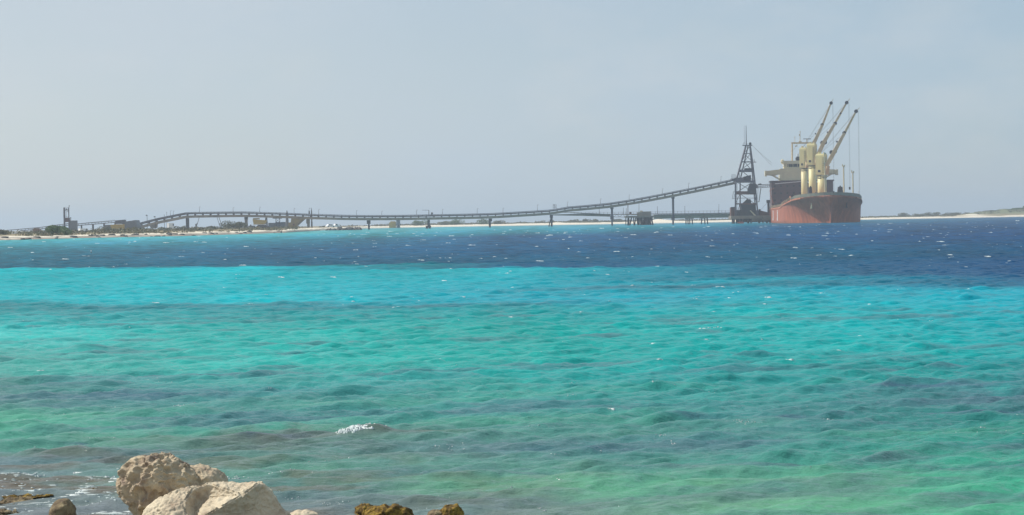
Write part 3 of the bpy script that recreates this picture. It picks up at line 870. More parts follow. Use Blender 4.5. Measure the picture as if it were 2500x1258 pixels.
deck_crane(40, 1992, 2018, 376, 429, [(2018, 405), (2036, 372), (2062, 325), (2090, 272), (2099, 263)], [(2090, 272, 0.75), (2061, 325, 0.75), (2043, 346, 0.35), (2030, 372, 0.85), (2038, 370, 0.9)], (2096, 486))
# tall white ventilation posts and the foremast
def post(px, p0, p1, s, r):
    m = MB(); c0, c1 = S(px, p1, s), S(px, p0, s)
    m.tube((c1.x, s, rail_z(s) - 0.2), (c1.x, s, c1.z - 0.4), r, r * 0.9, n=10)
    m.tube((c1.x, s, c1.z - 0.4), (c1.x, s, c1.z - 0.1), r * 2.0, n=10); m.box((c1.x - 0.4, s, c1.z + 0.25), (0.4, 0.4, 0.7)); m.box((c1.x + 0.3, s, c1.z + 0.1), (0.5, 0.4, 0.4))
    m.build('light_post', m_creamw, ship, local=True)
post(2059.5, 405, 470, 28, 0.30); post(2082, 420, 474, 20, 0.28)
def fm(m):
    m.tube(S(2015, 474, 6), S(2012.5, 381, 6), 0.30, 0.18, n=10)
    m.bar(S(2008, 398, 6), S(2017, 398, 6), 0.3); m.box(S(2014, 375, 6), (0.9, 0.5, 0.6)); m.bar(S(2012.5, 382, 6), S(2011.5, 371, 6), 0.12)
    m.box(S(2014.5, 387, 6), (0.6, 0.5, 0.8)); m.box(S(2010, 429, 6), (1.6, 0.3, 0.4)); m.box(S(2013, 429, 6), (1.8, 1.2, 0.25))
    m.tube(S(2022, 398.5, 6), S(2030, 397, 6), 0.12, n=6)
ship_part('foremast', m_creamw, fm)
ship_part('jackstaff', m_white, lambda m: [m.tube(S(2095.5, 490, 26), S(2095.5, 466, 26), 0.14, n=6), m.box(S(2095, 487, 26), (0.7, 0.6, 1.3))])
# ---------------------------------------------------------------- the salt pier
m_girder = paint("weathered_concrete", (0.31, 0.245, 0.18), rough=0.85, col2=(0.16, 0.145, 0.125), scale=0.25, amount=0.7, bump=0.05)
m_steel = paint("blue_grey_steel", (0.080, 0.080, 0.105), rough=0.6, col2=(0.115, 0.080, 0.085), scale=0.4)
m_rust = paint("rusty_steel", (0.14, 0.060, 0.045), rough=0.8, col2=(0.09, 0.05, 0.045), scale=0.6)
m_conc = paint("pier_concrete", (0.24, 0.215, 0.18), rough=0.9, col2=(0.14, 0.13, 0.12), scale=0.35, bump=0.04)
m_pile = paint("dark_pile", (0.050, 0.050, 0.060), rough=0.8, col2=(0.085, 0.065, 0.06), scale=0.5)
m_belt = paint("conveyor_belt", (0.05, 0.05, 0.055), rough=0.9)
m_yel = paint("yellow_paint", (0.50, 0.36, 0.07), rough=0.6, col2=(0.38, 0.24, 0.08), scale=0.6)
m_ochre = paint("ochre_steel", (0.30, 0.22, 0.08), rough=0.7, col2=(0.20, 0.15, 0.09), scale=0.5)
m_grey = paint("grey_sheet", (0.16, 0.165, 0.185), rough=0.6, col2=(0.12, 0.11, 0.12), scale=0.5)
m_brownb = paint("brown_sheet", (0.25, 0.17, 0.12), rough=0.8, col2=(0.17, 0.12, 0.10), scale=0.6)

def YC(px): return 905.0 - 0.014 * (px - 340.0)
BOT = [(340, 558.5), (383, 547.2), (453, 533), (468, 532), (540, 530.8), (601, 530.2), (649, 531.6), (697, 533), (760, 535.5), (837, 537.6), (896, 538.2), (972, 538), (1044, 536.8), (1140, 535.2), (1204, 533.6), (1300, 527.8), (1344, 524.8), (1392, 516.6), (1420, 514.6), (1488, 508), (1545, 499.5), (1600, 489.8), (1641, 481.8), (1700, 470), (1750, 459.5), (1798, 449)]
def bot(px): return float(np.interp(px, [a for a, _ in BOT], [b for _, b in BOT]))
def top(px): return bot(px) - float(np.interp(px, [340, 697, 896, 1204, 1341, 1420, 1488, 1600, 1800], [14, 13.2, 12.4, 13.0, 12.6, 12.4, 12.4, 13.4, 13.4]))
def K(px, py, dy=0.0): return W(px, py, YC(px) + dy)
base0 = K(640, 556); base0.z = 1.2
bridge = thing('conveyor_bridge', 'long raised conveyor bridge on piers running from the shore up to the loading tower', 'conveyor', base0)
xs = [340, 365, 390, 420, 453, 462, 475] + list(range(500, 1800, 24)) + [1797]
m = MB()
for a, b_ in zip(xs[:-1], xs[1:]):
    for off in (-1.5, 1.5):
        pa, pb = K(a, bot(a) - 2.9), K(b_, bot(b_) - 2.9)
        pa.y += off; pb.y += off
        m.bar(pa, pb, 0.5, 1.12)
    m.bar(K(a, bot(a) - 5.4), K(b_, bot(b_) - 5.4), 3.4, 0.16)
m.build('girder', m_girder, bridge)
m = MB()
for a, b_ in zip(xs[:-1], xs[1:]):
    for off in (-1.3, 1.3):
        d = Vector((0, off, 0))
        t0, t1 = top(a), top(b_)
        m.bar(K(a, t0 + 4.0) + d, K(b_, t1 + 4.0) + d, 0.16, 0.40)      # conveyor stringer
        m.bar(K(a, t0 + 0.4) + d, K(b_, t1 + 0.4) + d, 0.12, 0.22)      # top rail
        m.bar(K(a, t0 + 1.9) + d, K(b_, t1 + 1.9) + d, 0.06, 0.10)
px = 345.0
k = 0
while px < 1795:
    for off in (-1.3, 1.3):
        d = Vector((0, off, 0))
        m.bar(K(px, bot(px) - 5.0) + d, K(px, top(px) + 4.2) + d, 0.5 if k % 2 == 0 else 0.16)
        m.bar(K(px, top(px) + 4.2) + d, K(px, top(px) + 0.4) + d, 0.10)
        m.bar(K(px + 9.5, top(px + 9.5) + 4.2) + d, K(px + 9.5, top(px + 9.5) + 0.4) + d, 0.10)
    px += 9.5 if px > 2000 else 18.8
    k += 0
m.build('conveyor_frame', m_steel, bridge)
m = MB()
for a, b_ in zip(xs[:-1], xs[1:]):
    m.bar(K(a, top(a) + 2.6), K(b_, top(b_) + 2.6), 1.6, 0.12)
m.build('belt', m_belt, bridge)
# light poles along the walkway
for px, h in ((416, 12), (423, 10), (487, 13), (569, 10), (634, 12), (718, 12), (755, 14), (778, 12), (870, 11), (932, 10), (1017, 12), (1080, 12), (1165, 12), (1228, 11), (1312, 14), (1385, 12), (1466, 12), (1536, 12), (1617, 12), (1681, 13), (1760, 13)):
    m = MB(); m.tube(K(px, top(px) + 1, 1.5), K(px, top(px) - h, 1.5), 0.10, 0.05, n=6); m.bar(K(px, top(px) - h, 1.5), K(px + 2.0, top(px) - h, 1.5), 0.08); m.box(K(px + 2, top(px) - h + .4, 1.5), (0.35, 0.2, 0.12))
    m.build('light_pole', m_steel, bridge)
def gz(px, Y): return ground_z(WX(px, Y), Y) if px < 890 else -1.5
def col(m, px, py_top, zbot, w, w2=None, d=1.4):
    Y = YC(px); p = K(px, py_top); q_ = Vector((p.x, p.y, zbot))
    m.bar(p, q_, w, d, w2 or w, d)
def pier(px, mat, fn):
    m = MB(); fn(m); return m.build('pier', mat, bridge)
pier(457, m_pile, lambda m: (col(m, 457, bot(457) + .2, gz(457, YC(457)) - .5, 1.15), col(m, 460, bot(460) + .3, gz(457, YC(457)) - .5, .5)))
pier(601, m_conc, lambda m: (col(m, 601, bot(601) + .2, gz(601, YC(601)) - .5, 1.25, 1.35), col(m, 601, bot(601) + .1, W(601, 536, YC(601)).z, 1.6)))
pier(650, m_grey, lambda m: col(m, 650, bot(650) + .2, gz(650, YC(650)) - .5, 0.8, 1.7))
pier(751, m_conc, lambda m: (col(m, 752, bot(751) + .2, W(751, 546, YC(751)).z, 1.6), col(m, 753, 545.5, gz(751, YC(751)) - .5, 1.1)))
def trestle(m):
    Y = YC(678); zb = gz(678, Y) - 0.4
    for px in (673.5, 683):
        for dy in (-1.4, 1.4):
            p = K(px, 533, dy); m.bar(p, (p.x, p.y, zb), 0.28)
        m.bar(K(px, 533, -1.4), (K(px, 533).x, Y + 1.4, zb + 2), 0.12)
    for a, b_ in ((534, 543), (543, 552)):
        m.bar(K(673.5, a, -1.4), K(683, b_, -1.4), 0.14); m.bar(K(683, a, -1.4), K(673.5, b_, -1.4), 0.14)
    m.bar(K(667, 532.5), K(687, 532.5), 3.0, 0.6)
    m.bar(K(673.5, 543), K(683, 543), 0.2); m.bar(K(673.5, 552), K(683, 552), 0.2)
pier(678, m_pile, trestle)
pier(900, m_pile, lambda m: (col(m, 900, bot(900) + .2, W(900, 547, YC(900)).z, 1.65), col(m, 900.5, 546.8, -2, 0.75), m.box(K(901, 553), (0.9, 2.2, 0.4))))
def p1045(m):
    col(m, 1046.5, bot(1046) + .2, W(1046, 556, YC(1046)).z, 1.15)
    for px in (1041, 1044, 1048.5, 1050.5):
        m.tube(K(px, 553), Vector((K(px - 0.6, 553).x, YC(px), -2)), 0.28, n=8)
    m.bar(K(1040, 553.4), K(1052, 553.4), 2.4, 0.7)
    m.bar(K(1052, 553.4), K(1046, 544), 0.18)
pier(1045, m_pile, p1045)
pier(1196, m_pile, lambda m: (col(m, 1197, bot(1196) + .2, W(1196, 541, YC(1196)).z, 1.5), col(m, 1196, 540.8, -2, 0.85), col(m, 1193.6, 535, W(1196, 551, YC(1196)).z, .3)))
def p1345(m):
    col(m, 1346, bot(1346) + .2, W(1346, 532, YC(1346)).z, 1.45)
    m.tube(K(1346.5, 531.8), Vector((K(1346.5, 531).x, YC(1346), -2)), 0.40, n=10)
    m.tube(K(1345, 532, 1), Vector((K(1338.5, 531).x, YC(1346) + 1, -1)), 0.24, n=8)
    m.tube(K(1348, 532, 1), Vector((K(1347.5, 531).x, YC(1346) - 1, -1)), 0.24, n=8)
pier(1345, m_pile, p1345)
def tallpier(px, t, c0, c1):
    def fn(m):
        col(m, px, t, W(px, c0, YC(px)).z, 0.9); m.bar(K(px - 4, t + 1.4), K(px + 4, t + 1.4), 3.0, 0.7)
        col(m, px, c0 - .1, W(px, c1, YC(px)).z, 1.5); col(m, px + .2, c1 - .1, -2, 0.72)
    return fn
pier(1494, m_steel, tallpier(1494, bot(1494) + .3, 526, 536))
pier(1643, m_steel, tallpier(1643, bot(1643) + .3, 530, 537))
# abutment where the bridge climbs off the land
m = MB(); m.prism([K(366, bot(366) + .3, -1.2), K(383, bot(383) + .3, -1.2), K(382, 557, -1.2), K(368, 558, -1.2)], (0, 2.4, 0)); m.build('abutment', m_conc, bridge)
# sheave frame, mast and small crane on the bridge
m = MB()
for px in (1350.5, 1354, 1358): m.bar(K(px, top(px) + 1), K(px, 499.5), 0.14)
for py in (499.5, 503, 507): m.bar(K(1350.5, py), K(1358, py), 0.12)
m.bar(K(1350.5, 499.5), K(1358, 507), 0.12)
m.build('sheave_frame', m_steel, bridge)
m = MB(); m.bar(K(1047, top(1047) + 2), K(1047, 513), 0.28); m.bar(K(1047.3, 513.4), K(1031, 513.4), 0.16); m.tube(K(1054.5, 526), K(1054.5, 522), 0.35, n=10); m.ball(K(1054.5, 521), 0.5)
m.build('jib_hoist', m_steel, bridge)

# separate masts beside the bridge on the land
def grounded(name, mat, label, cat, px, Y, fn, group=None):
    m = MB(); fn(m, Y)
    x = WX(px, Y)
    return single(m, name, mat, label, cat, (x, Y, max(ground_z(x, Y), 0)), group)
def spire(m, Y, px, py0, w0):
    p = W(px, py0, Y); zb = ground_z(p.x, Y) - 0.3
    m.tube((p.x, Y, zb), (p.x, Y, p.z - 1.2), w0, w0 * 0.6, n=6); m.tube((p.x, Y, p.z - 1.2), p, w0 * 0.5, 0.08, n=6)
grounded('signal_mast', m_grey, 'tapering blue grey mast with pointed top rising behind the bridge beside the ochre hopper', 'mast', 700.5, 908, lambda m, Y: spire(m, Y, 700.5, 513.5, 0.85))
grounded('stub_mast', m_dark, 'dark thick mast with stepped top sticking up over the last pier on land', 'mast', 760, 904, lambda m, Y: (spire(m, Y, 760.5, 507.5, 0.40), m.tube(W(754, 530, Y + 1), W(754, 513, Y + 1), 0.16, 0.05, n=6), m.box(W(755, 519, Y + 1), (0.6, 0.5, 1.2))))
def aframe(m, Y, pts):
    for (a, b_, w) in pts: m.bar(W(*a, Y), W(*b_, Y), w)
grounded('leaning_boom', m_grey, 'thin grey boom leaning left under the bridge, between the first two tall piers', 'boom', 478.5, 930, lambda m, Y: aframe(m, Y, [((478, 560), (486.5, 531), 0.22), ((478, 547), (478.5, 562), 0.5), ((479.5, 553), (481, 545), 0.3)]))
grounded('twin_boom', m_grey, 'pair of thin grey booms leaning against the big round bush under the bridge', 'boom', 541, 930, lambda m, Y: aframe(m, Y, [((536.5, 552), (530, 531), 0.20), ((542.5, 552), (534, 530), 0.26), ((540, 546), (545, 553), 0.6), ((536, 553), (546, 549), 0.35)]))

# lower service walkway, roadway and the head platform
YR = 893.0
def Q(px, py, dy=0): return W(px, py, YR + dy)
low = thing('pier_roadway', 'low service walkway and roadway with railing running under the conveyor out to the dock', 'walkway', Vector((Q(1560, 530).x, YR, 0)))
m = MB()
pts = [(1349, 525.6), (1420, 526.6), (1490, 528.6)]
for (a, pa), (b_, pb) in zip(pts[:-1], pts[1:]):
    ta, tb = (1.0, 2.6)[a > 1350], (2.6, 3.2)[a > 1350]
    m.bar(Q(a, pa - ta + .6), Q(b_, pb - tb + .6), 0.8, 2 * ta / 5.2, 0.8, 2 * tb / 5.2)
m.build('beam', m_girder, low)
m = MB()
m.bar(Q(1360, 518.5), Q(1392, 519.5), 0.1, 0.2)
m.bar(Q(1392, 519.5), Q(1490, 524), 0.6, 0.3)
m.bar(Q(1490, 523.8), Q(1700, 521.8), 0.6, 0.34); m.bar(Q(1700, 521.8), Q(1786, 520), 0.6, 0.34)
m.bar(Q(1490, 530), Q(1530, 530), 0.5, 0.2); m.bar(Q(1596, 525.2), Q(1786, 525.2), 0.5, 0.16)
for px in range(1492, 1784, 14):
    if 1525 < px < 1597: continue
    yb = 530 if px < 1530 else 525.2; yt = np.interp(px, [1490, 1700, 1786], [523.8, 521.8, 520])
    m.bar(Q(px, yt), Q(px + 7, yb), 0.12); m.bar(Q(px + 7, yb), Q(px + 14, yt), 0.12)
m.build('truss', m_steel, low)
def rl(px): return float(np.interp(px, [1400, 1490, 1700, 1786], [518, 518.5, 515.2, 513.8]))
for dy in (-1.0, 1.0):
    m = MB()
    for a, b_ in zip(range(1400, 1780, 20), range(1420, 1800, 20)):
        m.bar(Q(a, rl(a), dy), Q(b_, rl(b_), dy), 0.07); m.bar(Q(a, rl(a) + 2.5, dy), Q(b_, rl(b_) + 2.5, dy), 0.05)
    for px in range(1402, 1784, 9): m.bar(Q(px, rl(px), dy), Q(px, rl(px) + 6, dy), 0.09)
    m.build('railing', m_steel, low)
for px, pt in ((1463, 503), (1522, 508), (1605, 505), (1672, 504), (1755, 500), (1533, 500), (1560, 495)):
    m = MB(); m.tube(Q(px, 523), Q(px, pt), 0.12, 0.06, n=6); m.box(Q(px, pt), (0.3, 0.2, 0.15)); m.build('light_pole', m_steel, low)
m = MB()
m.span(Q(1596, 524.6, 2) , Q(1905, 529.4, 6))
m.build('road_deck', paint("road_deck_concrete", (0.38, 0.39, 0.31), rough=0.9, col2=(0.28, 0.31, 0.24), scale=0.15), low)
# hoses / mooring dolphins carrying the roadway
def tripod(label, cx, pxs, Y, capw, cap_py):
    t = thing('mooring_dolphin', label, 'dolphin', Vector((WX(cx, Y), Y, 0)))
    m = MB(); m.span(W(cx - capw / 2, cap_py, Y - 1.6), W(cx + capw / 2, cap_py + 3.6, Y + 1.6)); m.box(W(cx, cap_py - 1.5, Y), (1.0, 1.0, 0.6)); m.build('cap', m_conc, t)
    for k, (a, b_) in enumerate(pxs):
        dy = (-1.2, 1.2, 0)[k % 3]
        m = MB(); m.tube(W(a, cap_py + 3.4, Y + dy), Vector((WX(b_, Y), Y + dy * 1.8, -2)), 0.28, n=9); m.build('pile', m_pile, t)
    return t
tripod('small dolphin on dark piles, the left one of two under the roadway', 1683, ((1675, 1673), (1679.5, 1681), (1684, 1684), (1689.5, 1690.5)), 884, 18, 531)
tripod('small dolphin with pale brown cap, the right one of two under the roadway', 1718, ((1713, 1711), (1720, 1723), (1726.5, 1729)), 884, 17, 530)
# big pump platform
pf = thing('pump_platform', 'square platform on raking dark piles with a weathered brown tank house on top', 'platform', Vector((WX(1565, 886), 886, 0)))
Yp = 886
m = MB(); m.span(W(1527, 527.5, Yp - 4), W(1596, 531, Yp + 5)); m.span(W(1527, 523.5, Yp - 3), W(1556, 524.6, Yp + 4)); m.build('deck', m_conc, pf)
for k, (a, b_, w) in enumerate(((1528, 1527.5, .34), (1533, 1531.5, .34), (1535, 1535, .5), (1542, 1535, .5), (1547, 1548, .42), (1552, 1548, .42), (1556, 1560, .9), (1561, 1558, .8), (1566, 1566, 1.0), (1573, 1568, .6), (1572, 1577, .9), (1578, 1578, 1.0), (1582, 1583, 1.0), (1586.5, 1589, .6), (1589, 1597, .55), (1592, 1592, .4))):
    dy = ((k * 37) % 7 - 3) * 1.1
    m = MB(); m.tube(W(a, 530.8, Yp + dy), Vector((WX(b_, Yp + dy), Yp + dy, -2)), w * 0.62, n=9); m.build('pile', m_pile, pf)
m = MB()
m.span(W(1557, 518.5, Yp - 3), W(1567, 527.6, Yp + 2)); m.span(W(1567.2, 517.0, Yp - 2.6), W(1577, 527.6, Yp + 2)); m.span(W(1577.2, 516.6, Yp - 3), W(1587.5, 527.6, Yp + 2))
m.tube(W(1572, 517, Yp - 2), W(1572, 527, Yp - 2), 0.6, n=12)
m.build('tank_house', paint("weathered_tank", (0.27, 0.235, 0.19), rough=0.85, col2=(0.17, 0.12, 0.10), scale=0.7, streak=True), pf)
m = MB(); m.tube(W(1565, 518.4, Yp), W(1565, 514.5, Yp), 0.45, n=10); m.tube(W(1568, 517, Yp), W(1568, 515, Yp), 0.3, n=8); m.build('vent_cap', m_creamw, pf)
m = MB(); m.bar(W(1533, 528, Yp), W(1533, 499, Yp), 0.28); m.bar(W(1529, 528, Yp - 2), W(1529, 508, Yp - 2), 0.16); m.box(W(1539, 521, Yp), (1.0, 1.0, 1.2)); m.span(W(1542, 522.5, Yp), W(1556, 525.0, Yp + 1)); m.build('mooring_gear', m_rust, pf)

# ---------------------------------------------------------------- the loading dock and tower
YD = 874.0
def D(px, py, dy=0): return W(px, py, YD + dy)
dock = thing('loading_dock', 'low concrete loading dock on piles under the steel tower beside the ship', 'dock', Vector((D(1840, 545).x, YD, 0)))
m = MB()
m.span(D(1785, 527.4, -4), D(1872, 533.5, 6)); m.span(D(1862, 527.8, -4.6), D(1899, 537.5, 5)); m.span(D(1836, 533.4, -3), D(1846, 540.5, 3)); m.span(D(1846.2, 533.4, -2), D(1900, 541, 3))
m.build('deck_slab', m_girder, dock)
m = MB(); m.span(D(1893, 529, -5.2), D(1909, 542.5, -4.7)); m.span(D(1884, 537.6, -4.9), D(1893, 541, -4.6)); m.build('fender', m_dark, dock)
for k, px in enumerate((1787, 1791, 1797, 1803, 1812, 1826, 1833, 1853, 1862, 1872, 1882, 1893, 1902)):
    dy = (-3, 0, 3)[k % 3]
    m = MB(); m.tube(D(px + 1.0, 532.5, dy), Vector((WX(px, YD + dy), YD + dy, -2)), (0.28, 0.45)[k % 2], n=9); m.build('pile', m_conc if px in (1812, 1853) else m_pile, dock)
m = MB(); m.span(D(1798, 534, 3), D(1895, 541.5, 4.5)); m.build('rear_beam', m_pile, dock)
m = MB(); m.prism([D(1803, 545.5, -6), D(1800, 543.4, -6), D(1812, 541.4, -6), D(1817, 543.5, -6), D(1815, 545.8, -6)], (0, 2.2, 0))
single(m, 'work_float', paint("faded_red", (0.42, 0.12, 0.09), rough=0.7), 'small faded red float lying in the water under the loading dock', 'float', (D(1809, 546, -5).x, YD - 5, 0))

tw = thing('loading_tower', 'tall dark steel lattice tower with a thin mast on top standing on the loading dock', 'tower', Vector((D(1820, 530).x, YD, D(1820, 530).z)))
# four legs: vertical below, leaning together above
F, Bk = -3.0, 3.4
legs = {
 'fl': [(1795.5, 531, F), (1795.5, 448, F), (1821, 356, F * .25)],
 'bl': [(1807, 531, Bk), (1807, 440, Bk), (1826.5, 356, Bk * .25)],
 'fr': [(1851, 531, F), (1846, 478, F), (1842.5, 440, F), (1837, 395, F * .6), (1831.5, 356, F * .25)],
 'br': [(1846, 531, Bk), (1841, 470, Bk), (1837.5, 430, Bk), (1830.5, 356, Bk * .25)],
}
for kx, pts in legs.items():
    m = MB()
    for a, b_ in zip(pts[:-1], pts[1:]):
        m.bar(D(*a), D(*b_), 0.62 if kx[0] == 'f' else 0.5)
    if kx == 'fl': m.bar(D(1799, 531, F), D(1799, 448, F), 0.22)
    if kx == 'fr': m.bar(D(1847, 531, F), D(1842.5, 480, F), 0.3)
    m.build('leg', m_steel, tw)
def leg_at(k, py):
    p = legs[k]; ys = [q_[1] for q_ in p][::-1]
    return (float(np.interp(py, ys, [q_[0] for q_ in p][::-1])), py, float(np.interp(py, ys, [q_[2] for q_ in p][::-1])))
def ring(py, h, name='platform', mat=None, out=0.0, thick=None):
    m = MB()
    c = {k: leg_at(k, py) for k in legs}
    for a, b_ in (('fl', 'fr'), ('bl', 'br'), ('fl', 'bl'), ('fr', 'br')):
        m.bar(D(*c[a]), D(*c[b_]), 0.35, h)
    if thick: m.prism([D(*c['fl']), D(*c['fr']), D(*c['br']), D(*c['bl'])], (0, 0, thick))
    return m.build(name, mat or m_steel, tw)
ring(375, 0.35, 'cross_beam'); ring(395.5, 0.5, 'cross_beam'); ring(418, 0.9, 'platform', m_steel, thick=0.5)
ring(444, 0.9, 'platform', m_steel, thick=0.6); ring(472, 1.2, 'platform', m_rust, thick=0.9); ring(498, 0.6, 'platform', m_rust, thick=0.3); ring(484, 0.2, 'cross_beam')
m = MB()
for a, b_, ya, yb in (('fl', 'fr', 375, 357), ('fr', 'fl', 395, 375), ('fl', 'fr', 418, 395), ('bl', 'br', 395, 375), ('br', 'bl', 418, 395), ('fr', 'bl', 444, 418), ('fl', 'fr', 444, 472), ('br', 'fl', 444, 472), ('bl', 'fl', 375, 395), ('bl', 'fl', 444, 418), ('fl', 'bl', 531, 498), ('fl', 'bl', 498, 472), ('br', 'fr', 498, 472), ('br', 'bl', 498, 474)):
    m.bar(D(*leg_at(a, ya)), D(*leg_at(b_, yb)), 0.22)
m.build('bracing', m_steel, tw)
m = MB()
m.span(D(1814, 354.2, -1.6), D(1834.5, 356.2, 1.6))
for px in (1814.3, 1817, 1824, 1834): m.bar(D(px, 354.4, -1.5), D(px, 349.5, -1.5), 0.1)
m.bar(D(1814, 349.5, -1.5), D(1822, 349.5, -1.5), 0.08)
m.build('top_platform', m_steel, tw)
m = MB(); m.tube(D(1831.5, 351, -0.9), D(1831.5, 351, 0.9), 0.62, n=14); m.build('top_sheave', m_dark, tw)
m = MB(); m.tube(D(1822, 355, 0), D(1821.5, 307, 0), 0.24, 0.12, n=8); m.tube(D(1817.2, 355, 0), D(1817.2, 307, 0), 0.07, 0.05, n=6); m.build('mast', m_steel, tw)
m = MB(); m.span(D(1818, 411, -1.6), D(1838, 417, 1.6)); m.prism([D(1815.5, 432, -2), D(1823, 429.8, -2), D(1833.5, 427.5, -2), D(1833.5, 440.5, -2), D(1816, 440.5, -2)], (0, 3.6, 0)); m.build('drive_housing', m_dark, tw)
m = MB(); m.prism([D(1833, 448, -3.6), D(1843, 448, -3.6), D(1845, 452, -3.6), D(1845.5, 474, -3.6), D(1828, 472, -3.6), D(1827.5, 462, -3.6)], (0, 4.5, 0)); m.build('transfer_chute', m_dark, tw)
m = MB(); m.span(D(1796, 434, -3.4), D(1812, 445, 2)); m.span(D(1786, 436, -2.4), D(1796.5, 441, 2)); m.build('head_housing', m_steel, tw)
m = MB()
for px in (1786, 1789, 1792, 1795.5): m.bar(D(px, 437, -2.4), D(px, 426.5, -2.4), 0.1)
for py in (426.5, 430, 433): m.bar(D(1786, py, -2.4), D(1796, py, -2.4), 0.09)
m.build('cage_rail', m_steel, tw)
m = MB(); m.span(D(1807.5, 497, -2.6), D(1842, 502, 3)); m.span(D(1809, 502.1, -2.3), D(1841, 528, 2.8)); m.span(D(1800, 513, -2), D(1808.8, 528, 2)); m.span(D(1841.2, 514, -2), D(1852, 528, 2.4)); m.build('control_house', m_dark, tw)
m = MB(); m.prism([D(1813, 497, -1), D(1819, 491.5, -1), D(1824, 486.5, -1), D(1833, 487, -1), D(1834, 497, -1)], (0, 2, 0)); m.build('hopper', m_dark, tw)
m = MB(); m.span(D(1784.5, 507, -2), D(1795, 527.4, 2.5)); m.build('side_cabin', m_rust, tw)
m = MB(); m.bar(D(1783.5, 506.9, -2.2), D(1797, 505.9, -2.2), 0.3, 0.3); m.build('cabin_roof', m_dark, tw)
m = MB(); m.bar(D(1791, 468, -2.6), D(1787.5, 486, -2.6), 0.16); m.bar(D(1793, 474, -2.6), D(1791, 486, -2.6), 0.12); m.bar(D(1787, 486, -2.6), D(1795.5, 484, -2.6), 0.12); m.bar(D(1791, 468, -2.6), D(1795.5, 466, -2.6), 0.14); m.build('stair_frame', m_steel, tw)
m = MB(); m.span(D(1837, 395.2, -1), D(1845, 397, 1)); m.bar(D(1841.5, 395, 0), D(1841.5, 389, 0), 0.14); m.bar(D(1838, 391, 0), D(1842, 391, 0), 0.08); m.build('side_gantry', m_steel, tw)
m = MB(); m.prism([D(1831, 514.5, -3.5), D(1833, 513.5, -3.5), D(1847, 527.3, -3.5), D(1842.5, 527.6, -3.5)], (0, 0.8, 0)); m.build('pale_chute', m_creamw, tw)
m = MB(); m.prism([D(1853, 513.5, -2), D(1864, 516, -2), D(1878, 519.5, -2), D(1877, 528.0, -2), D(1848, 527.4, -2)], (0, 3, 0)); m.box(D(1854.5, 514, -1), (0.8, 0.8, 1.2)); m.build('dock_machinery', m_rust, dock)
# loading boom out to the ship
boom = thing('loading_boom', 'narrow conveyor boom reaching from the steel tower across to the ship', 'boom', D(1846, 458, -2))
tipY = 8.0
m = MB()
for a, b_ in (((1845, 452.5), (1884, 449.5)), ((1845, 456.2), (1884, 452.8)), ((1845, 459.5), (1884, 456.6))):
    m.bar(D(*a, -2.6), D(*b_, tipY), 0.28, 0.26); m.bar(D(*a, -1.0), D(*b_, tipY + 1.6), 0.28, 0.26)
for t in np.linspace(0.05, 0.98, 9):
    px = 1845 + 39 * t; m.bar(D(px, 452.5 - 3 * t, -2.6 + 10.6 * t), D(px, 459.5 - 2.9 * t, -2.6 + 10.6 * t), 0.14)
m.prism([D(1843, 448.5, -2.8), D(1849, 451, -2.8), D(1851, 458, -2.8), D(1843, 460, -2.8)], (0, 2, 0))
m.build('boom_truss', m_steel, boom)
m = MB(); m.span(D(1852, 449, -2), D(1858, 452, 0)); m.bar(D(1855, 449, -1), D(1857, 447.8, -1), 0.2); m.build('boom_winch', m_dark, boom)
m = MB(); m.bar(D(1857.5, 460, -2), D(1853, 493, -2), 0.34); m.bar(D(1853.5, 493, -2), D(1847, 493, -2), 0.26); m.bar(D(1851.5, 460, -2), D(1849.5, 490, -2), 0.08); m.bar(D(1849, 460, -2), D(1848.5, 490, -2), 0.08); m.build('hanging_spout', m_steel, boom)
m = MB(); m.tube(D(1833, 352, 0), D(1884, 404, 4), 0.045, n=5); m.tube(D(1833, 353, 0), D(1884, 398, 4), 0.04, n=5); m.build('stay_wires', m_rope, boom)
# breasting dolphin post in front of the ship's side and mooring lines
m = MB(); p = D(1875.5, 488.5, 4); m.box((p.x, p.y, p.z - 0.65), (1.55, 1.4, 1.3)); m.bar((p.x + .1, p.y, p.z - 1.3), (p.x + .1, p.y, 0.5), 1.0, 0.9)
single(m, 'fender_post', m_pile, 'dark square headed fender post standing between the dock and the ship', 'post', (p.x, p.y, 0))
m = MB(); m.tube(D(1855, 515, -1), Vector(D(1876, 492, 3)), 0.05, n=5)
single(m, 'mooring_line', m_rope, 'thin mooring line slanting from dock machinery up to the fender post', 'rope', D(1855, 515, -1))
# ---------------------------------------------------------------- works and vehicles on the left shore
def land(px, Y):
    x = WX(px, Y); return x, ground_z(x, Y)
def bx(m, px0, py0, px1, py1, Y, d, down=False):
    a, b_ = W(px0, py0, Y), W(px1, py1, Y)
    zb = b_.z
    if down: zb = ground_z((a.x + b_.x) / 2, Y) - 0.3
    m.span((a.x, Y, zb), (b_.x, Y + d, a.z))
# low conveyor feeding the bridge, in two stretches
YL = 862.0
def L_(px, py, dy=0): return W(px, py, YL + dy)
lc = thing("feeder_conveyor", "low feeder conveyor climbing gently over the scrub to the foot of the bridge", "conveyor", Vector((WX(150, YL), YL, ground_z(WX(150, YL), YL))))
m = MB()
for (a, pa), (b_, pb) in (((12, 567), (95, 559.8)), ((95, 559.8), (170, 549.5)), ((184, 551.4), (305, 541.2))):
    for dy in (-0.8, 0.8):
        m.bar(L_(a, pa, dy), L_(b_, pb, dy), 0.14, 0.34)
        m.bar(L_(a, pa - 3.9, dy), L_(b_, pb - 3.9, dy), 0.12, 0.30)
    n_ = max(2, int((b_ - a) / 8))
    for k in range(n_ + 1):
        t = k / n_
        m.bar(L_(a + (b_ - a) * t, pa + (pb - pa) * t), L_(a + (b_ - a) * t, pa + (pb - pa) * t - 3.9), 0.14)
m.bar(L_(184, 547), L_(281, 537), 0.08)
m.build('conveyor_frame', m_steel, lc)
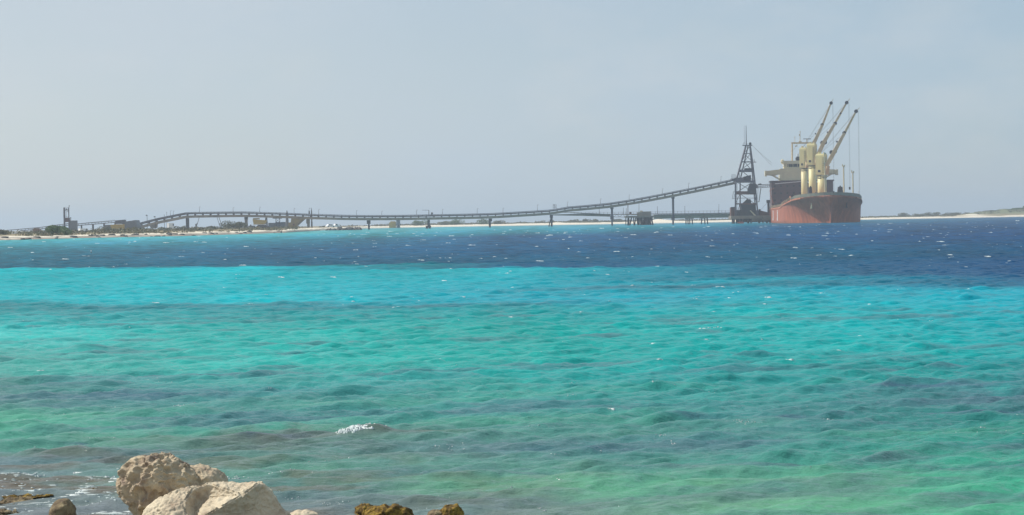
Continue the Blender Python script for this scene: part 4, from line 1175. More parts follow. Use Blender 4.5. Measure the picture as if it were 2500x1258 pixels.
for px, w in ((60, .4), (199, .55), (227, .7), (254, .6), (281, .5)):
    pt = float(np.interp(px, [12, 95, 170, 184, 305], [567, 559.8, 549.5, 551.4, 541.2]))
    m = MB(); p = L_(px, pt); m.bar(p, (p.x, p.y, ground_z(p.x, YL) - .3), w, 0.6); m.build('support', m_pile, lc)
m = MB(); m.prism([L_(281, 538.6, -1.6), L_(304.5, 536.8, -1.6), L_(304.5, 548.2, -1.6), L_(296, 547, -1.6), L_(283, 547.2, -1.6)], (0, 3.4, 0)); m.build('drive_cover', m_steel, lc)
# transfer tower with grey building
YT = 850.0
def T_(px, py, dy=0): return W(px, py, YT + dy)
tt = thing('transfer_tower', 'slim open steel tower with a small rusty cabin behind the large green bush', 'tower', Vector((WX(162, YT), YT, ground_z(WX(162, YT), YT))))
m = MB(); zb = ground_z(WX(162, YT), YT) - 0.3
for px, w in ((156.8, 0.65), (167.6, 0.38)):
    for dy in (-1, 1):
        p = T_(px, 507 if dy < 0 else 513, dy); m.bar(p, (p.x, p.y, zb), w)
m.bar(T_(155, 513, -1), T_(168.5, 513, -1), 0.4, 0.42); m.bar(T_(155, 513, 1), T_(168.5, 513, 1), 0.3, 0.42)
for py in (507, 510): m.bar(T_(155, py, -1), T_(168.5, py, -1), 0.08)
m.bar(T_(161, 517, -1), T_(167, 517, -1), 0.15); m.bar(T_(161, 530, -1), T_(167, 530, -1), 0.15); m.bar(T_(161.5, 517, -1), T_(161.5, 530, -1), 0.12)
m.tube(T_(168.2, 510, -1), T_(169, 502.5, -1), 0.12, n=6); m.box(T_(169.3, 502.8, -1), (0.45, 0.3, 0.3)); m.tube(T_(162.4, 512.6, -1), T_(162.4, 509, -1), 0.3, 0.15, n=8)
m.build('frame', m_steel, tt)
m = MB(); bx(m, 159.5, 532, 168, 542.5, YT - 1.3, 2.8); m.build('cabin', m_rust, tt)
m = MB(); bx(m, 168.4, 538.8, 183.4, 553.5, YT - 1, 5, True)
gb = single(m, 'motor_house', m_grey, 'grey sheet metal motor house at the foot of the slim steel tower', 'hut', (WX(176, YT), YT + 1, ground_z(WX(176, YT), YT)))
m = MB(); p = T_(172.7, 532, 0); m.tube((p.x, p.y, p.z - 1.5), (p.x, p.y, p.z), 0.1, n=6); m.box(p, (0.4, 0.3, 0.3)); lm_ = m.build('lamp', m_dark, gb)
# sheds
m = MB(); m.prism([W(304.5, 541.5, 800), W(330, 537.6, 800), W(335, 552, 800), W(335, 559, 800), W(304.5, 559, 800)], (0, 9, 0))
single(m, 'grey_shed', m_grey, 'blue grey shed with sloping roof at the foot of the conveyor bridge', 'shed', (WX(320, 800), 804, ground_z(WX(320, 800), 804)))
m = MB(); bx(m, 270, 549, 304, 560, 805, 8, True); bx(m, 278, 548.2, 302, 549.01, 806, 6)
single(m, 'yellow_shed', m_yel, 'low dull yellow shed in the scrub beside the blue grey shed', 'shed', (WX(287, 805), 809, ground_z(WX(287, 805), 809)))
m = MB(); bx(m, 255, 549.3, 270, 553, 812, 6, True)
single(m, 'low_wall', m_grey, 'low pale grey wall left of the yellow shed', 'wall', (WX(262, 812), 815, ground_z(WX(262, 812), 815)))
m = MB(); m.prism([W(80, 560, 640), W(83, 557.5, 640), W(92, 557.5, 640), W(96, 561, 640), W(98, 572, 640), W(80, 572, 640)], (0, 3, 0))
single(m, 'brown_tank', m_brownb, 'rounded brown tank standing behind the beach left of the green bush', 'tank', (WX(88, 640), 641, ground_z(WX(88, 640), 641)))
# street lamps
for px, pt, lab in ((359, 526, 'taller black lamp post beside the start of the bridge ramp'), (378.5, 529.5, 'shorter black lamp post beside the bridge ramp')):
    Y = 890.0; p = W(px, pt, Y); m = MB(); zb = ground_z(p.x, Y)
    m.tube((p.x, Y, zb - .2), (p.x, Y, p.z), 0.15, 0.1, n=8); m.box((p.x - 0.2, Y, p.z), (0.75, 0.4, 0.45))
    single(m, 'lamp_post', m_dark, lab, 'lamp post', (p.x, Y, zb))
for px, pt in ((401, 524), (407, 517.5)):
    Y = 915.0; p = W(px, pt, Y); m = MB(); zb = ground_z(p.x, Y)
    m.tube((p.x, Y, zb - .2), (p.x, Y, p.z), 0.13, 0.07, n=6); m.box((p.x, Y, p.z - .3), (0.3, 0.2, 0.2))
    single(m, 'utility_pole', m_grey, {401: 'shorter thin grey pole standing behind the bridge ramp', 407: 'taller thin grey pole standing behind the bridge ramp'}[px], 'pole', (p.x, Y, zb))
m_carw = paint('car_white', (0.88, 0.88, 0.87), rough=0.35, var=0.02)
m_tyre = paint("tyre", (0.03, 0.03, 0.03), rough=0.9)
# vehicles
def vehicle(name, label, cat, px, Y, L, Hh, bodymat, cab=0.5, rz=0.0, kind='car'):
    x = WX(px, Y); g = max(ground_z(x + dx, Y + dy) for dx in (-1.5, 0, 1.5) for dy in (-1, 0, 1))
    t = thing(name, label, cat, (x, Y, g), rz)
    m = MB()
    w = 1.8
    if kind == 'car':
        sec = [(-L / 2, .35), (L / 2, .35), (L / 2, .75), (L * .30, .95), (L * .14, Hh), (-L * .28, Hh), (-L * .42, .95), (-L / 2, .9)]
    elif kind == 'pickup':
        sec = [(-L / 2, .45), (L / 2, .45), (L / 2, .95), (L * .28, 1.1), (L * .16, Hh), (-L * .08, Hh), (-L * .12, 1.1), (-L / 2, 1.1)]
    else:
        sec = [(-L / 2, .4), (L / 2, .4), (L / 2, 1.0), (L * .42, Hh), (-L / 2, Hh)]
    m.prism([(a, -w / 2, b_) for a, b_ in sec], (0, w, 0))
    m.build('body', bodymat, t, local=True)
    m = MB()
    if kind == 'van': m.prism([(L * .2, -w / 2 - .02, Hh * .6), (L * .42, -w / 2 - .02, Hh * .6), (L * .40, -w / 2 - .02, Hh * .9), (L * .2, -w / 2 - .02, Hh * .9)], (0, w + .04, 0))
    else: m.prism([(L * .22, -w / 2 - .02, 1.0), (-L * (.08 if kind == 'pickup' else .36), -w / 2 - .02, 1.05), (-L * (.07 if kind == 'pickup' else .26), -w / 2 - .02, Hh - .12), (L * .13, -w / 2 - .02, Hh - .12)], (0, w + .04, 0))
    m.build('window', m_glass, t, local=True)
    for sx in (-1, 1):
        for sy in (-1, 1):
            m = MB(); m.tube((sx * L * .31, sy * (w / 2 - .1) - .12, .36), (sx * L * .31, sy * (w / 2 - .1) + .12, .36), .36, n=14); m.build('wheel', m_tyre, t, local=True)
    return t
vehicle('white_car', 'white car parked on the sand beyond the rock jetty, left one of the pair', 'car', 806, 975, 4.6, 1.6, m_carw, rz=0.6)
vehicle('white_pickup', 'white pickup parked on the sand beyond the rock jetty, right one of the pair', 'pickup', 818.5, 985, 5.0, 1.9, m_carw, rz=0.6, kind='pickup')
vehicle('white_van', 'white van half hidden in scrub just right of the green bush', 'van', 203, 700, 3.0, 1.35, m_carw, kind='van', rz=0.6)
vehicle('site_van', 'small white van with dark window under the bridge ramp', 'van', 417, 900, 2.8, 3.2, m_carw, rz=0.5, kind='van')
def tentf(m, Y):
    a = W(28, 568, Y); 
    for px0, px1, pt in ((29, 37, 563.2), (37.2, 47, 562.2)):
        p0, p1 = W(px0, 567.5, Y), W(px1, 567.5, Y); pm_ = W((px0 + px1) / 2, pt, Y)
        m.prism([(p0.x, Y, p0.z - .5), (p1.x, Y, p1.z - .5), (p1.x, Y, p1.z + .2), pm_, (p0.x, Y, p0.z + .2)], (0, 2.4, 0))
grounded('white_tent', m_white, 'white tent with two low peaks on the shore at the far left', 'tent', 38, 620, tentf)
# yellow dump truck under the bridge
YK = 880.0
x = WX(633, YK); g = ground_z(x, YK)
tr = thing('dump_truck', 'big orange yellow dump truck parked under the conveyor bridge', 'truck', (x, YK, g))
m = MB(); m.prism([W(616.5, 536, YK), W(648.5, 538, YK), W(648.5, 544, YK), W(643, 547.5, YK), W(619, 547, YK)], (0, 3.2, 0)); m.build('dump_body', m_yel, tr)
m = MB(); bx(m, 617.5, 532.8, 632.5, 535.9, YK + .3, 2.4); m.build('cab', m_ochre, tr)
m = MB(); bx(m, 618, 547.1, 648, 549.2, YK + .3, 2.6); m.build('chassis', m_white, tr)
for px in (621, 634, 644):
    for dy in (0.1, 2.5):
        m = MB(); c = W(px, 551, YK + dy); m.tube((c.x, YK + dy, g + .6), (c.x, YK + dy + .5, g + .6), .62, n=16); m.build('wheel', m_tyre, tr)
x = WX(612, 872)
m = MB(); m.ball(W(612, 550.5, 872), 0.45); bx(m, 606, 551.5, 622, 554.0, 872, 2, True)
single(m, 'grey_trailer', m_grey, 'low grey trailer beside the dump truck', 'trailer', (x, 873, ground_z(x, 872)))
x = WX(635, 868)
m = MB(); m.prism([W(624, 556, 868), W(630, 549.3, 868), W(645, 549.3, 868), W(652, 552, 868), W(655, 556, 868)], (0, 4, 0))
single(m, 'rubble_heap', m_pile, 'dark low heap in front of the dump truck wheels', 'heap', (x, 870, ground_z(x, 868)))
m = MB(); bx(m, 655, 544.5, 672, 554.5, 930, 3, True); bx(m, 672.2, 543.2, 698, 553.5, 932, 3, True); bx(m, 686, 542.3, 698, 543.25, 932.5, 2)
single(m, 'storage_wall', paint("blue_grey_wall", (0.13, 0.15, 0.19), rough=0.8), 'long blue grey storage wall behind the lattice trestle under the bridge', 'wall', (WX(680, 931), 932, ground_z(WX(680, 931), 931)))
# ochre hopper
YH = 897.0
m = MB(); m.prism([W(711, 533.5, YH), W(743.5, 534.5, YH), W(725.5, 548.5, YH), W(724.5, 557.5, YH), W(703, 557.5, YH), W(703.5, 544, YH), W(710, 543, YH)], (0, 6, 0))
hp = single(m, 'salt_hopper', m_ochre, 'ochre salt hopper with a slanting underside beneath the conveyor bridge', 'hopper', (WX(714, YH), YH + 3, ground_z(WX(714, YH), YH)))
m = MB(); m.bar(W(742, 537.5, YH), W(727, 551, YH), 0.4, 0.35); m.build('chute', m_grey, hp)
m = MB(); bx(m, 715, 546.5, 719, 551, YH - 0.05, 0.3); m.build('hatch', m_rust, hp)
# hut and block on the right spit, seen under the bridge
Yh = 1240.0
m = MB(); bx(m, 950, 543.5, 966, 549.5, Yh, 5, True); bx(m, 953, 540.8, 965, 543.4, Yh + .5, 4)
hut = single(m, 'yellow_hut', m_yel, 'small yellow hut behind the beach, under the middle of the bridge', 'hut', (WX(958, Yh), Yh + 3, ground_z(WX(958, Yh), Yh)))
m = MB(); m.bar(W(966.5, 542, Yh - .3), W(966.5, 551, Yh - .3), 0.4); m.build('post', m_ochre, hut)
m = MB(); bx(m, 967.5, 532, 976, 550, 1236, 5, True)
single(m, 'blue_silo', paint("blue_silo", (0.11, 0.14, 0.17), rough=0.7), 'square blue grey silo just right of the small yellow hut', 'silo', (WX(972, 1236), 1239, ground_z(WX(972, 1236), 1236)))
# rock jetty
def rock_mesh(rx, ry, rz_, seed, sub=2, rough=0.28, name='rock'):
    bm = bmesh.new(); bmesh.ops.create_icosphere(bm, subdivisions=sub, radius=1.0)
    off = Vector((seed * 3.7, seed * 1.3, seed * 2.1))
    for v in bm.verts:
        p = v.co.copy()
        k = 1 + rough * mnoise.noise(p * 1.1 + off) * 1.6 + rough * 0.5 * mnoise.noise(p * 2.8 + off)
        q_ = p * k
        q_.x = max(-0.85, min(0.85, q_.x)); q_.z = max(-0.8, min(0.75, q_.z))
        v.co = Vector((q_.x * rx, q_.y * ry, q_.z * rz_))
    me = bpy.data.meshes.new(name); bm.to_mesh(me); bm.free()
    return me
m_jrock = paint("jetty_rock", (0.13, 0.115, 0.10), rough=0.9, col2=(0.06, 0.06, 0.065), scale=0.5, bump=0.1)
jm = [rock_mesh(1.3, 1.2, 0.95, 3 + i) for i in range(4)]
for me in jm: me.materials.append(m_jrock)
r_ = random.Random(4)
JL = 'dark boulder of the low rock jetty in front of the parked white cars'
for k in range(34):
    px = 798 + 80 * (k / 33.0); Y = 862 + r_.uniform(-3, 9)
    o = link(bpy.data.objects.new('jetty_rock', jm[k % 4]))
    o.location = (WX(px, Y), Y, r_.uniform(-0.3, 0.25) * (1 if px < 872 else .4))
    o.rotation_euler = (r_.uniform(0, 6), r_.uniform(0, 6), r_.uniform(0, 6)); s_ = r_.uniform(0.7, 1.25) * (1.15 if px > 828 else 0.8); o.scale = (s_, s_, s_)
    tag(o, JL, 'rock', 'boulders of the rock jetty')
# dark stones along the left waterline
for k in range(46):
    px = r_.uniform(5, 760); u_ = (px - 1250) / FPX; Y = float(shore_d(u_)) + r_.uniform(-2, 12)
    o = link(bpy.data.objects.new('beach_stone', jm[k % 4])); x = u_ * Y
    o.location = (x, Y, ground_z(x, Y) + 0.05); s_ = r_.uniform(0.25, 0.6); o.scale = (s_ * 1.6, s_, s_ * 0.8); o.rotation_euler = (0, 0, r_.uniform(0, 6))
    tag(o, 'small dark stone lying at the waterline of the left beach', 'stone', 'dark stones on the left beach')
# marker buoy
px, py = 223, 617; hz = 564.5 - .0167 * px; Y = EYE * FPX / (py + 1.5 - hz); x = (px - 1250) / FPX * Y
by = thing('marker_buoy', 'tiny white and red marker buoy floating off the left beach', 'buoy', (x, Y, 0))
zc = float(wave_z([x], [Y])[0])
m = MB(); m.tube((x, Y, zc - .15), (x, Y, zc + .10), 0.05, 0.04, n=10); m.build('float', m_rust, by)
m = MB(); m.tube((x, Y, zc + .10), (x, Y, zc + .22), 0.03, 0.03, n=8); m.ball((x, Y, zc + 0.24), .05); m.build('top_mark', m_white, by)

# ---------------------------------------------------------------- vegetation
def leaf_mat(name, c1, c2):
    mt = paint(name, c1, rough=0.8, col2=c2, scale=0.9, amount=0.9)
    return mt
m_leafg = leaf_mat("leaf_green", (0.125, 0.185, 0.050), (0.065, 0.115, 0.04))
m_leafo = leaf_mat("leaf_olive", (0.165, 0.165, 0.085), (0.105, 0.110, 0.065))
m_leafy = leaf_mat("leaf_yellow", (0.26, 0.235, 0.08), (0.16, 0.155, 0.07))
m_twig = paint("twig", (0.14, 0.11, 0.085), rough=0.9)
m_scrub = leaf_mat("dry_scrub", (0.25, 0.205, 0.125), (0.14, 0.135, 0.080))
def leaves(mb, cx, cy, cz, rx, ry, rz_, n, size, rr):
    """leaf clumps spread through an uneven crown"""
    lobes = [(rr.uniform(-.6, .6), rr.uniform(-.6, .6), rr.uniform(.1, .7), rr.uniform(.3, .55)) for _ in range(9)]
    for _ in range(n):
        a, b_, c, r0 = rr.choice(lobes)
        th, ph = rr.uniform(0, 2 * math.pi), math.acos(rr.uniform(-1, 1))
        q_ = r0 * rr.uniform(0.35, 1.0) ** 0.5
        x = a + q_ * math.sin(ph) * math.cos(th); y = b_ + q_ * math.sin(ph) * math.sin(th); z = c + q_ * math.cos(ph) * 0.8
        if z < -0.02: z = rr.uniform(0, .15)
        p = Vector((cx + x * rx, cy + y * ry, cz + z * rz_))
        d = Vector((rr.gauss(0, 1), rr.gauss(0, 1), rr.gauss(0, 1))).normalized()
        e = d.orthogonal().normalized(); f = d.cross(e)
        s = size * rr.uniform(0.5, 1.4)
        mb.add([p - e * s * .5, p + f * s * .45, p + e * s * .6, p - f * s * .4], [(0, 1, 2, 3)])
def shrub(label, px0, px1, py0, Y, mat, n=900, size=0.3, seed=1, sink=0.1):
    rr = random.Random(seed)
    a, b_ = W(px0, py0, Y), W(px1, py0, Y)
    cx = (a.x + b_.x) / 2; g = ground_z(cx, Y); rx = (b_.x - a.x) / 2; h = a.z - g
    t = thing('shrub', label, 'bush', (cx, Y, g - sink))
    m = MB(); leaves(m, cx, Y, g - sink, rx, rx * 0.8, h + sink, n, size, rr); m.build('foliage', mat, t)
    m = MB()
    for k in range(6):
        an = rr.uniform(0, 6.28); m.tube((cx + math.cos(an) * .1, Y + math.sin(an) * .1, g - .2), (cx + math.cos(an) * rx * .5, Y + math.sin(an) * rx * .4, g + h * rr.uniform(.4, .75)), 0.09, 0.03, n=6)
    m.build('stem', m_twig, t)
    return t
G = 'bushes on the coast'
shrub('dense bright green bush on the beach in front of the slim steel tower', 110, 189, 549.5, 512, m_leafg, 5200, 0.30, 1)
shrub('wispy pale bush at the left edge of the picture', -25, 18, 556.5, 500, m_leafo, 700, 0.28, 2)
shrub('low yellow green bush beside the wispy one at the far left', 2, 30, 566, 515, m_leafy, 500, 0.24, 3)
shrub('broad grey green bush under the bridge left of the dump truck', 536, 606, 539.5, 800, m_leafo, 2600, 0.42, 4)
shrub('low dark bush between the feeder conveyor and the yellow shed', 236, 276, 554, 760, m_leafo, 1100, 0.34, 5)
shrub('low green bush in front of the yellow shed', 268, 306, 556, 700, m_leafy, 1000, 0.3, 6)
shrub('yellow green bush in front of the blue grey shed', 304, 338, 553, 690, m_leafy, 1100, 0.3, 7)
shrub('dark green bush right of the blue grey shed under the ramp', 336, 384, 556, 740, m_leafo, 1200, 0.32, 8)
shrub('low green bush under the ramp of the bridge', 384, 430, 553.5, 800, m_leafo, 1100, 0.35, 9)
shrub('rounded bush against the first tall pier, left side', 424, 456, 551.3, 860, m_leafo, 900, 0.36, 10)
shrub('low bush right of the first tall pier', 460, 500, 554, 850, m_leafo, 900, 0.36, 11)
shrub('grey green bush between the leaning boom and the twin booms', 496, 545, 550.5, 840, m_leafo, 1200, 0.38, 12)
shrub('low bush just left of the leaning boom', 478, 520, 557, 740, m_leafo, 700, 0.32, 13)
shrub('square topped green bush left of the pier with the small crane', 1005, 1046, 537.5, 1330, m_leafg, 1300, 0.55, 14)
shrub('low green bush right of the pier with the small crane', 1052, 1100, 540.5, 1340, m_leafo, 1200, 0.6, 15)
shrub('round green bush under the bridge midway between two piers', 1095, 1140, 536.3, 1345, m_leafg, 1300, 0.55, 16)
shrub('tall green bush just left of the tapered pier', 1162, 1195, 534.5, 1345, m_leafg, 1200, 0.5, 17)
shrub('flat grey green bush just right of the tapered pier', 1200, 1240, 538.6, 1360, m_leafo, 1100, 0.6, 18)
shrub('small bush under the service walkway, left of a pair', 1385, 1420, 536.5, 1420, m_leafo, 900, 0.6, 19)
shrub('rounded bush under the service walkway, middle of the far bushes', 1420, 1445, 535, 1430, m_leafo, 800, 0.55, 20)
shrub('rounded bush under the service walkway near the tall pier', 1443, 1468, 535.5, 1430, m_leafo, 800, 0.55, 21)
shrub('grey bush behind the tall pier left of the platform', 1488, 1520, 535.5, 1400, m_leafo, 800, 0.6, 22)
shrub('low bush on the dunes just left of the pump platform', 1505, 1530, 537.5, 1380, m_leafo, 700, 0.6, 23)
shrub('broad low bush on the far spit right of the ship', 2190, 2225, 519.5, 1560, m_leafo, 1100, 0.6, 24)
shrub('low flat bush in the middle of the far spit', 2225, 2262, 521.5, 1560, m_leafo, 900, 0.6, 25)
shrub('wide rounded bush on the far spit before the white dunes', 2255, 2296, 518.2, 1570, m_leafo, 1200, 0.6, 26)
shrub('low bush on the far spit just left of the white dunes', 2300, 2345, 519.6, 1580, m_leafo, 1100, 0.6, 27)
shrub('green bush on the rise at the right edge, lower left one', 2405, 2450, 514, 1600, m_leafo, 1600, 0.6, 28)
shrub('green bush on the rise at the right edge, middle one', 2430, 2472, 510.5, 1615, m_leafg, 1800, 0.6, 29)
shrub('green bush cut off by the right edge, on top of the rise', 2460, 2516, 508, 1625, m_leafg, 2200, 0.6, 30)
shrub('single upright dark shrub poking up at the right edge', 2495, 2510, 500.5, 1625, m_leafg, 400, 0.5, 31)
# low dry scrub behind the beaches
rr = random.Random(77)
m1, m2 = MB(), MB()
for k in range(4200):
    u_ = rr.uniform(-0.30, 0.30); Ds = float(shore_d(u_))
    v_ = (rr.uniform(16, 90) if rr.random() < 0.45 else rr.uniform(60, 330)) if u_ < -0.10 else (rr.uniform(18, 200) if u_ > 0.243 else rr.uniform(50, 420))
    Y = Ds + v_; x = u_ * Y
    if -0.112 < u_ < -0.072 and (rr.random() < 0.85 or Y < 990): continue
    pxu = 1250 + u_ * FPX
    if 20 < pxu < 54 and Y < 640: continue
    if 190 < pxu < 218 and Y < 720: continue
    if abs(x - 0.2412 * 1510) < 9 and abs(Y - 1510) < 60: continue
    g = ground_z(x, Y)
    dens = vnoise(np.array([u_ * 60.0]), np.array([v_ / 40.0]), 200)[0]
    if dens < -0.25: continue
    h = rr.uniform(0.35, 0.9) * (1.0 + 0.6 * dens) * (1.3 if u_ > -0.1 else 1.0) * (1.4 if 0.25 < u_ else 1.0)
    w = rr.uniform(1.4, 3.6)
    leaves(m1 if rr.random() < 0.6 else m2, x, Y, g - .1, w, w * .7, h * 1.25, 26, 0.5 if Y < 900 else 0.75, rr)
o = m1.build('dry_scrub', m_scrub); tag(o, 'low brownish dry scrub growing behind the beaches', 'scrub', kind='stuff')
o = m2.build('green_scrub', m_leafo); tag(o, 'low grey green scrub growing behind the beaches', 'scrub', kind='stuff')

# ---------------------------------------------------------------- haze
hm = bpy.data.materials.new("haze_air"); hm.use_nodes = True
hn = hm.node_tree.nodes; hl = hm.node_tree.links
for nd in list(hn):
    if nd.type == 'BSDF_PRINCIPLED': hn.remove(nd)
pv = hn.new("ShaderNodeVolumePrincipled")
pv.inputs['Color'].default_value = (0.74, 0.87, 1.0, 1)
pv.inputs['Density'].default_value = HAZE
pv.inputs['Anisotropy'].default_value = 0.2
hl.new(pv.outputs['Volume'], hn['Material Output'].inputs['Volume'])
m = MB(); m.span((-9200, -120, -4), (9200, 9400, 62))
hz_o = m.build('haze', hm); tag(hz_o, 'pale sea haze lying over the water and the coast', 'haze', kind='stuff')
# ---------------------------------------------------------------- the near beach: reef bed and rocks
sx = np.linspace(-14, 14, 240); sy = np.linspace(-6, 15.4, 200)
SX, SY = np.meshgrid(sx, sy)
SZ = np.interp(SY, [-6, 5, 9, 11.8, 12.8, 13.6, 15.4], [1.0, 0.6, 0.25, 0.02, -0.12, -0.22, -0.45]) + 0.05 * fbm(SX / .7, SY / .5, 300, 4)
sm = grid_mesh('near_beach', SX, SY, SZ)
sm.materials.append(paint("coral_rubble", (0.42, 0.37, 0.28), rough=0.9, col2=(0.24, 0.20, 0.15), scale=4, bump=0.03))
tag(link(bpy.data.objects.new('near_beach', sm)), kind='structure')

def stone_mat(name, c1, c2, c3, pit=0.5, sc=9.0, bd=0.02):
    mt = bpy.data.materials.new(name); mt.use_nodes = True
    n, l = mt.node_tree.nodes, mt.node_tree.links
    b = n['Principled BSDF']; b.inputs['Roughness'].default_value = 0.88; b.inputs['Specular IOR Level'].default_value = 0.25
    tc = n.new("ShaderNodeTexCoord")
    nz = n.new("ShaderNodeTexNoise"); nz.inputs['Scale'].default_value = sc * .7; nz.inputs['Detail'].default_value = 9; nz.inputs['Roughness'].default_value = 0.65
    vo = n.new("ShaderNodeTexVoronoi"); vo.inputs['Scale'].default_value = sc * 1.6; vo.feature = 'SMOOTH_F1'
    nz2 = n.new("ShaderNodeTexNoise"); nz2.inputs['Scale'].default_value = sc * 4; nz2.inputs['Detail'].default_value = 8
    rp = n.new("ShaderNodeValToRGB")
    rp.color_ramp.elements[0].position = 0.34; rp.color_ramp.elements[0].color = (*c3, 1)
    rp.color_ramp.elements[1].position = 0.62; rp.color_ramp.elements[1].color = (*c1, 1)
    e = rp.color_ramp.elements.new(0.47); e.color = (*c2, 1)
    mx = n.new("ShaderNodeMath"); mx.operation = 'ADD'
    m2_ = n.new("ShaderNodeMath"); m2_.operation = 'MULTIPLY'; m2_.inputs[1].default_value = pit
    m3_ = n.new("ShaderNodeMath"); m3_.operation = 'MULTIPLY_ADD'; m3_.inputs[1].default_value = 0.45
    bp = n.new("ShaderNodeBump"); bp.inputs['Distance'].default_value = bd; bp.inputs['Strength'].default_value = 0.9
    for q_ in (nz, vo, nz2): l.new(tc.outputs['Object'], q_.inputs['Vector'])
    l.new(nz.outputs['Fac'], rp.inputs['Fac']); l.new(rp.outputs['Color'], b.inputs['Base Color'])
    l.new(vo.outputs['Distance'], m2_.inputs[0]); l.new(m2_.outputs[0], mx.inputs[0]); l.new(nz.outputs['Fac'], mx.inputs[1])
    l.new(nz2.outputs['Fac'], m3_.inputs[0]); l.new(mx.outputs[0], m3_.inputs[2])
    l.new(m3_.outputs[0], bp.inputs['Height']); l.new(bp.outputs['Normal'], b.inputs['Normal'])
    return mt
m_coral = stone_mat("weathered_coral_rock", (0.48, 0.40, 0.275), (0.40, 0.32, 0.22), (0.23, 0.17, 0.13))
m_pale = stone_mat("pale_limestone", (0.58, 0.50, 0.365), (0.51, 0.43, 0.31), (0.36, 0.28, 0.20), pit=0.15, sc=7, bd=0.012)

def worley_pits(p, cells, depth, rad):
    d = 0.0
    for c, r in cells:
        q_ = (p - c).length / r
        if q_ < 1.0: d += depth * (r / rad) * (1 - q_ * q_) ** 1.5
    return d

def outline_rock(name, outline, Dp, ry, mat, sub=6, rough=0.05, pits=0, pit_r=0.1, seed=0, fine=0.012, flat=1.0, pit_depth=0.55):
    """star-shaped rock: outline (pixels) across and up, ry its half depth in metres"""
    P = [W(px, py, Dp) for px, py in outline]
    c = Vector((sum(p.x for p in P) / len(P), Dp, sum(p.z for p in P) / len(P)))
    pol = sorted([(math.atan2(p.z - c.z, p.x - c.x), math.hypot(p.x - c.x, p.z - c.z)) for p in P])
    A = np.array([a for a, _ in pol]); Rr = np.array([r for _, r in pol])
    A3 = np.concatenate([A - 2 * np.pi, A, A + 2 * np.pi]); R3 = np.concatenate([Rr, Rr, Rr])
    rad = float(Rr.mean())
    bm = bmesh.new(); bmesh.ops.create_icosphere(bm, subdivisions=sub, radius=1.0)
    rg = np.random.default_rng(seed)
    DD = np.array([v.co[:] for v in bm.verts]); DD /= np.linalg.norm(DD, axis=1)[:, None]
    off = Vector((seed * 5.1, seed * 2.2, seed))
    k = np.array([1 + rough * mnoise.fractal(Vector(d) * 2.2 + off, 0.9, 2.1, 5) + fine * mnoise.fractal(Vector(d) * 11 + off, 0.55, 2.0, 5) for d in DD])
    warp = np.array([mnoise.noise_vector(Vector(d) * 7 + off)[:] for d in DD]) * 0.07
    DW = DD + warp
    pit_d = np.zeros(len(DD))
    for _ in range(pits):
        v = rg.normal(size=3) + np.array([0, -0.6, 0.1]); v /= np.linalg.norm(v)
        r = pit_r * (0.28 + 1.0 * rg.random() ** 2.2)
        q_ = np.linalg.norm(DW - v, axis=1) / r
        dd_ = np.where(q_ < 1, np.sqrt(np.clip(1 - q_ * q_, 0, 1)), 0) * r * pit_depth + np.where((q_ >= 1) & (q_ < 1.5), -(1.5 - q_) * 0.06 * r, 0)
        pit_d = np.maximum(pit_d, dd_) if True else pit_d
    k -= pit_d
    a = np.arctan2(DD[:, 2], DD[:, 0]); s = np.hypot(DD[:, 0], DD[:, 2])
    ro = np.interp(a, A3, R3); wgt = np.clip(s * 1.25, 0, 1)
    rr_ = rad * (1 - wgt) + ro * wgt
    out = np.stack([DD[:, 0] * rr_ * k, np.sign(DD[:, 1]) * np.abs(DD[:, 1]) ** flat * ry * k, DD[:, 2] * rr_ * k], 1)
    for v, p in zip(bm.verts, out): v.co = p
    me = bpy.data.meshes.new(name); bm.to_mesh(me); bm.free()
    for p in me.polygons: p.use_smooth = True
    me.materials.append(mat)
    o = link(bpy.data.objects.new(name, me)); o.location = c
    return o
o1 = outline_rock('pitted_boulder', [(285, 1175), (288, 1152), (298, 1135), (312, 1124), (333, 1115), (358, 1112), (378, 1107), (400, 1107), (415, 1110), (425, 1118), (440, 1127), (462, 1138), (480, 1160), (500, 1200), (500, 1260), (470, 1310), (420, 1335), (370, 1310), (335, 1268), (312, 1240), (294, 1212)],
                  13.95, 0.28, m_coral, pits=330, pit_r=0.15, seed=3, rough=0.06, sub=7, fine=0.022, pit_depth=0.85)
tag(o1, 'big round coral boulder full of dark pits at the lower left', 'boulder')
o2 = outline_rock('rear_boulder', [(430, 1160), (450, 1137), (470, 1137), (490, 1137), (512, 1141), (532, 1150), (548, 1164), (556, 1178), (572, 1200), (570, 1260), (500, 1310), (430, 1300), (415, 1220)],
                  14.15, 0.24, m_coral, pits=50, pit_r=0.12, seed=8, rough=0.09, fine=0.02, sub=6)
tag(o2, 'grey brown rock jutting out right behind the big pitted boulder', 'rock')

